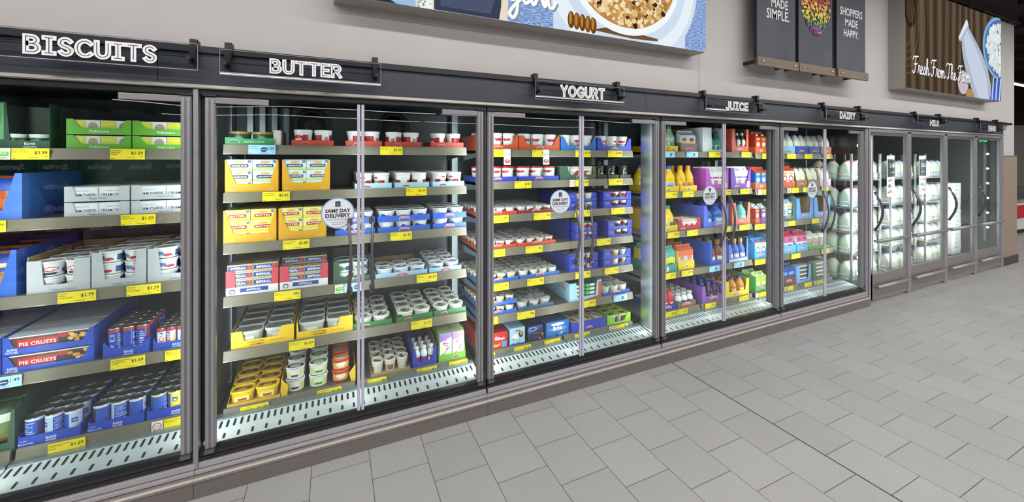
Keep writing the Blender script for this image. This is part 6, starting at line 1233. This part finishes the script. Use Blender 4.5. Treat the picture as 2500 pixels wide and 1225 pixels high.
for di, (x0, n) in enumerate(((5.86, 4), (6.80, 4), (7.76, 4))):
    nm = ['first', 'second', 'third'][di]; cart(x0, n, nm)
    cn, cc = CAPS[di]
    proto = jug(.149, .149, .250, 'milk_plastic', cc, hg('c9d2dc'), 'gallon_milk_jug'); first = True
    spots = []
    for t, z in enumerate(TZ):
        for c_ in range(n):
            for r in range(3 if c_ == 0 else 1): spots.append((x0 + .081 + c_ * .162, .285 + r * .165, z - .005, math.radians(random.uniform(-1.5, 1.5)), f'{["bottom", "second", "third", "fourth", "top"][t]} tier, {ORD[r]}-row{COL[n][c_]}'))
    many(proto, spots, f'gallon milk jug with {cn} cap', 'jug', f'gallon milk jugs behind the {nm} milk door', f', {nm} milk door')
def sgn(m, x, y, z):
    pass
for di, x in enumerate((6.70, 7.56)):
    m = MB().box(x - .09, x + .09, .16, .166, 1.22, 1.76, 'dfe4e2:0.4'); y = .1595
    m.box(x - .085, x + .085, .150, .16, 1.48, 1.71, '2a2d30:0.4'); m.text('2.65', x, 1.63, .1495, 'e4ece8', w=.12); m.text('GALLON', x, 1.54, .1495, 'c8d0cc', w=.1); badge(m, x, 1.43, y, .15); m.text('MILK', x, 1.36, y, '2f4a8c', w=.13, bold=.03); badge(m, x, 1.28, y, .16)
    o = m.build('price_board'); tag(o, f'tall white milk price board hanging inside the {["first", "second"][di]} milk door', 'sign', 'milk price boards')
xs = 8.98
st = [carton_box(.30, .3, .068, 'dfe1dd', lambda m, w, h, y: (m.rect(-w * .4, w * .4, h * .2, h * .7, y, 'cfd4d2'), m.ell(0, h * .45, w * .1, h * .2, y - .0003, '9aa2a4', 12)), 'egg_carton', top='cfd2cc')]
spots = [(xs, .42, .22 + q * .0695, math.radians(random.uniform(-2, 2)), f'{q + 1}') for q in range(16)]
for i, s_ in enumerate(spots):
    o = st[0] if i == 0 else copy_tree(st[0]); put(o, *s_[:4]); tag(o, f'white egg carton in the tall stack behind the third milk door, {["lowest", "second", "third", "fourth", "fifth", "sixth", "seventh", "eighth", "ninth", "tenth", "eleventh", "twelfth", "thirteenth", "fourteenth", "fifteenth", "topmost"][i]}', 'egg carton', 'stacked egg cartons')
o = MB().box(xs - .2, xs + .2, .25, .6, .20, .219, '3a3c40:0.5').box(xs - .18, xs - .14, .27, .3, 0, .2, '3a3c40').box(xs + .14, xs + .18, .27, .3, 0, .2, '3a3c40').box(xs - .18, xs - .14, .55, .58, 0, .2, '3a3c40').box(xs + .14, xs + .18, .55, .58, 0, .2, '3a3c40').build('dunnage_rack'); tag(o, 'low dark rack under the tall stack of egg cartons', 'rack')
for q in range(4):
    o = carton_box(.34, .34, .3, 'd8b42a', None, 'crate'); put(o, 9.35, .95, .02 + q * .305); tag(o, f'yellow crate deep in the milk cooler behind the fourth door, {["lowest", "second", "third", "topmost"][q]}', 'crate', 'yellow crates in the cooler')
# ================================================================== shelf price tags
YE, BL, WH, GR = 'f2dc1e:0.6', '9fd0f0:0.6', 'e8e6e2:0.6', 'dfe8c8:0.6'
TAGS = {
    ('BISCUITS', 0): [(-20, 26, 'leaf', GR), (27, 121, '$2.39', YE, 'Earth Grown|Vegan Cream Cheese'), (268, 354, '$1.29', YE, 'Fit & Active|Neufchatel|Cheese')],
    ('BISCUITS', 1): [(-75, 15, '$2.79', YE, 'Happy Farms|Shredded'), (294, 380, '$1.29', YE, 'Happy Farms|Cream Cheese')],
    ('BISCUITS', 2): [(140, 235, '$1.79', YE, 'Happy Farms|Whipped|Cream Cheese'), (308, 393, '$1.79', YE, 'Happy Farms|Soft Spread|Cream Cheese')],
    ('BISCUITS', 3): [(-50, 54, '$1.49', BL, 'Pie Crusts'), (269, 355, '$1.69', YE, 'Bake House Creations|Cinnamon Rolls|with Icing'), (402, 488, '$1.69', YE, 'Bake House Creations|Crescent Rolls')],
    ('BISCUITS', 4): [(116, 209, '$1.29', YE, 'Bake House Creations|Jumbo Buttermilk|Biscuits'), (369, 398, 'badge', WH), (399, 484, '$1.29', YE, 'Bake House Creations|Jumbo Flaky Biscuits')],
    ('BUTTER', 0): [(606, 673, '$3.59', BL, 'Naturally Softer|with Canola'), (928, 983, '$2.29', YE, 'Friendly Farms|Cottage Cheese')],
    ('BUTTER', 1): [(640, 708, '$2.85', YE, 'Countryside Creamery|Unsalted Butter'), (991, 1042, '$2.29', YE, 'Friendly Farms|Lowfat|Cottage Cheese')],
    ('BUTTER', 2): [(690, 756, '$2.85', YE, 'Countryside Creamery|Butter Quarters'), (953, 1006, '$1.29', YE, 'Friendly Farms|Sour Cream')],
    ('BUTTER', 3): [(669, 734, '84\u00a2', YE, 'Imperial|Spread Quarters'), (817, 839, 'leaf', GR), (840, 884, '', BL, 'Earth Grown'), (1017, 1067, '$1.29', YE, 'Friendly Farms|Light Sour Cream')],
    ('BUTTER', 4): [(705, 768, '$2.29', YE, 'Countryside Creamery|Homestyle Spread'), (1003, 1055, '$1.59', YE, 'Friendly Farms|French Onion Dip')],
    ('BUTTER', 5): [(586, 656, '$1.39', YE, 'Countryside Creamery|Tastes Like Butter'), (773, 834, '$2.79', YE, 'Countryside Creamery|Spreadable Butter|Assorted Varieties'), (897, 944, '88\u00a2', YE, 'Dessert|Cups'), (1017, 1067, '99\u00a2', YE, 'Friendly Farms|Drinkable|Yogurt'), (1096, 1142, '$1.55', YE, 'Friendly Farms|Yogurt Tubes')],
    ('YOGURT', 0): [(1203, 1247, '$1.79', YE, 'Friendly Farms|Yogurt'), (1299, 1338, '$1.79', YE, 'Friendly Farms|Yogurt'), (1405, 1442, '$2.49', YE, 'Friendly Farms'), (1484, 1519, '$3.89', YE, 'Friendly Farms|Greek')],
    ('YOGURT', 1): [(1256, 1298, '$2.69', YE, 'Friendly Farms|Yogurt'), (1391, 1403, 'badge', WH), (1404, 1437, '$2.89', YE, 'Organic'), (1486, 1520, '$0.99', YE, 'Friendly Farms')],
    ('YOGURT', 2): [(1196, 1242, '39\u00a2', YE, 'Friendly Farms|Yogurt'), (1303, 1345, '39\u00a2', YE, 'Friendly Farms|Yogurt'), (1404, 1441, '75\u00a2', YE, 'Friendly Farms'), (1492, 1525, '75\u00a2', YE, 'Friendly Farms')],
    ('YOGURT', 3): [(1196, 1234, '39\u00a2', YE, 'Friendly Farms|Yogurt'), (1283, 1325, '39\u00a2', YE, 'Friendly Farms|Yogurt'), (1457, 1491, '75\u00a2', YE, 'Friendly Farms')],
    ('YOGURT', 4): [(1199, 1243, '39\u00a2', YE, 'Friendly Farms|Light Yogurt'), (1287, 1328, '39\u00a2', YE, 'Friendly Farms|Light Yogurt'), (1405, 1442, '75\u00a2', YE, 'Friendly Farms'), (1476, 1510, '75\u00a2', YE, 'Friendly Farms')],
    ('YOGURT', 5): [(1190, 1217, '39\u00a2', YE, 'Friendly'), (1263, 1306, '99\u00a2', YE, 'Friendly Farms|Greek'), (1415, 1455, '$0.69', YE, 'Friendly Farms'), (1498, 1531, '', BL, 'Rice|Pudding')],
    ('YOGURT', 6): [(1190, 1209, '76', YE, ''), (1255, 1297, '$2.99', YE, 'Friendly Farms'), (1329, 1368, '$5.25', YE, 'Light|Yogurt'), (1403, 1440, '69\u00a2', YE, 'Friendly Farms'), (1487, 1499, 'badge', WH), (1500, 1533, '89\u00a2', YE, 'Friendly Farms')],
    ('JUICE', 0): [(1620, 1648, '', BL, 'Juice'), (1676, 1704, '', BL, 'Cold Brew'), (1731, 1759, '$2.29', YE, 'Juice'), (1810, 1832, '$1.99', YE, 'Coffee')],
    ('JUICE', 1): [(1625, 1654, '$2.49', YE, 'Orange|Juice'), (1666, 1694, '$2.49', YE, 'Orange|Juice'), (1764, 1784, '$4.29', YE, 'Shake'), (1807, 1830, '$4.29', YE, 'Shake')],
    ('JUICE', 2): [(1630, 1659, '$2.49', YE, 'Orange|Juice'), (1677, 1704, '$1.95', YE, 'Friendly'), (1765, 1784, '', YE, 'Creamer'), (1805, 1830, '$1.89', YE, 'Creamer')],
    ('JUICE', 3): [(1622, 1650, '$1.99', YE, 'Juice|Drink'), (1664, 1692, '$1.99', YE, 'Juice|Drink'), (1732, 1757, '', BL, 'Creamer'), (1792, 1817, '', BL, 'Creamer')],
    ('JUICE', 4): [(1624, 1651, '$0.79', YE, 'Milk'), (1652, 1680, '$1.79', YE, 'Shake'), (1722, 1748, '$1.19', YE, 'Juice'), (1804, 1828, '$1.19', YE, 'Juice')],
    ('DAIRY', 0): [(1861, 1875, '', YE, 'Eggs'), (1921, 1943, '', YE, 'Milk'), (1964, 1984, '', YE, 'Milk'), (2010, 2027, '', YE, 'Milk')],
    ('DAIRY', 1): [(1851, 1861, 'badge', WH), (1862, 1875, '', YE, 'Cream'), (1922, 1931, 'badge', WH), (1932, 1950, '', YE, 'Cream'), (1960, 1976, '', YE, 'Milk'), (2006, 2024, '', YE, 'Milk')],
    ('DAIRY', 2): [(1843, 1868, '', YE, 'Soup'), (1915, 1923, 'badge', WH), (1924, 1942, '', YE, 'Drink'), (1982, 1999, '', YE, 'Milk')],
    ('DAIRY', 3): [(1843, 1868, '', YE, 'Cream'), (1932, 1954, '', YE, 'Drink'), (2006, 2024, '', YE, 'Snack')],
    ('DAIRY', 4): [(1845, 1852, 'badge', WH), (1853, 1873, '', YE, 'Almond'), (1915, 1921, 'badge', WH), (1922, 1937, '', YE, 'Drink'), (1964, 1983, '', YE, 'Cheese'), (1987, 1994, 'badge', WH), (1995, 2011, '', YE, 'Cheese')],
}
TY = SF - 0.019
CNAME = {YE: 'yellow', BL: 'pale blue', WH: 'white', GR: 'pale green'}
for (sg, lv), rows in TAGS.items():
    for i, r in enumerate(rows):
        u0, u1, pr, col = r[:4]; lines = r[4].split('|') if len(r) > 4 else []
        x0, x1 = X(u0, TY), X(u1, TY); wd = x1 - x0; xc = (x0 + x1) / 2; h = .056; zt = ZS[sg][lv] - .001
        m = MB().box(-wd / 2 + .001, wd / 2 - .001, 0, .0014, -h, 0, col); y = -.0006; ink = '3a3620:0.7' if col == YE else '26344e:0.7'
        pw = 0
        if pr == 'leaf':
            m.rect(-wd * .4, wd * .4, -h * .7, -h * .3, y, '6aa84f'); m.text('VEGAN', 0, -h * .84, y, '3a5a2a', w=wd * .6, bold=.02); m.text('earth grown', 0, -h * .15, y, '4a7a3a', w=wd * .7)
            for q in range(3): m.ell(-wd * .2 + wd * .2 * q, -h * .45, wd * .1, h * .1, y - .0004, 'a8d08a', 10)
        elif pr == 'badge':
            rr = min(wd * .4, h * .38); m.ell(0, -h / 2, rr, rr * 1.05, y, 'b8483a:0.6', 18); m.ell(0, -h / 2, rr * .8, rr * .84, y - .0004, 'e8e0da:0.6', 18); m.text('TWICE', 0, -h * .42, y - .0008, 'b8483a', w=rr * 1.1, bold=.03); m.text('AS NICE', 0, -h * .58, y - .0008, 'b8483a', w=rr * 1.2, bold=.03)
        else:
            if pr:
                ph = min(.020, wd * .36 * .36); m.text(pr, wd * .44, -h * .40, y, ink, h=ph, align='r', bold=.012); m.text('each', wd * .44, -h * .72, y, ink, h=.0045, align='r')
            elif col == BL: m.ell(wd * .16, -h * .5, min(.014, wd * .12), .014, y, '26346e:0.7', 16); m.rect(wd * .16 - .009, wd * .16 + .009, -h * .53, -h * .47, y - .0004, 'dfe8f4')
            if pr and col == BL: m.ell(wd * .06, -h * .5, .017, .014, y, '26346e:0.7', 16); m.rect(wd * .06 - .013, wd * .06 + .013, -h * .53, -h * .47, y - .0004, 'dfe8f4')
            for q, t in enumerate(lines):
                if t: m.text(t, -wd * .47, -h * (.16 + .17 * q), y, ink, h=.0062 if wd > .1 else .0075, align='l', bold=.008)
            m.rect(-wd * .47, -wd * .38, -h * .93, -h * .89, y, ink); m.rect(-wd * .05, wd * .2, -h * .86, -h * .83, y, ink)
        o = put(m.build('price_tag' if pr not in ('leaf', 'badge') else 'shelf_badge'), xc, TY, zt)
        pos = ['first', 'second', 'third', 'fourth', 'fifth', 'sixth', 'seventh'][i]
        what = {'leaf': 'vegan leaf badge', 'badge': 'badge with red round seal'}.get(pr, 'price tag' + (f' reading {pr}' if pr and sg in ('BISCUITS', 'BUTTER') else ''))
        tag(o, f'{CNAME[col]} {what}, {pos} from left on {where(sg, lv)} edge', 'price tag', f'price tags on the {where(sg, lv)}')
for u, v in ((1238, 383), (1333, 383)):
    m = MB().box(-.028, .028, 0, .001, -.12, 0, 'ece8e4:0.5'); m.text('$1.79', 0, -.042, -.0005, '5a5a5c', w=.042); m.rect(-.028, .028, -.115, -.07, -.0005, 'f0ece8'); m.flat([(-.02, -.08), (.02, -.08), (.024, -.098), (0, -.108), (-.024, -.098)], -.0009, 'b8483a'); m.text('NEW', 0, -.09, -.0013, 'f0ece8', w=.026, bold=.04)
    o = put(m.build('hang_tag'), X(u, TY), TY - .003, ZS['YOGURT'][0] + .002); tag(o, f'white and red hang tag over the {"first" if u < 1300 else "second"} yellow tag, top YOGURT shelf', 'hang tag', 'hang tags on the top yogurt shelf')

# ================================================================== across the aisle (seen mirrored in the glass)
pal = [('14694a', 'e9eee6', 'Sprite', 'green'), ('14694a', 'e9eee6', 'Sprite', 'green'), ('5a1224', 'e8d8d8', 'Cola', 'dark red'), ('7a1426', 'e8d8d8', 'Cola', 'dark red'), ('2a1a5a', 'd8d4e8', 'Soda', 'purple')]
def soda(col, ink, word):
    m = MB().box(-.2, .2, -.13, .13, 0, .26, col, .004)
    m.text(word, 0, .14, .1316, ink, w=.24, bold=.03, slant=.2)
    m.xf(Matrix.Scale(-1, 4, (1, 0, 0)))
    return m.build('soda_case')
first = {}
for t in range(6):
    for c in range(7):
        if t >= 4: col, ink, word, cname = pal[0]
        elif t in (1, 2): col, ink, word, cname = pal[3]
        else: col, ink, word, cname = pal[4]
        if word not in first: o = soda(col, ink, word); first[word] = o
        else: o = copy_tree(first[word])
        put(o, -4.6 + c * .415, -4.9, .14 + t * .264, 0); tag(o, f'{cname} soda case mirrored in the BISCUITS glass, {["bottom", "second", "third", "fourth", "fifth", "top"][t]} tier, {["first", "second", "third", "fourth", "fifth", "sixth", "last"][c]} column', 'soda case', 'soda cases across the aisle')
o = MB().box(-4.85, -1.85, -5.15, -4.65, .10, .139, '8a6a44:0.7').box(-4.85, -1.85, -5.15, -5.05, 0, .1, '7a5c3a:0.7').box(-4.85, -1.85, -4.75, -4.65, 0, .1, '7a5c3a:0.7').build('wooden_pallet'); tag(o, 'wooden pallet under the soda cases mirrored in the BISCUITS glass', 'pallet')
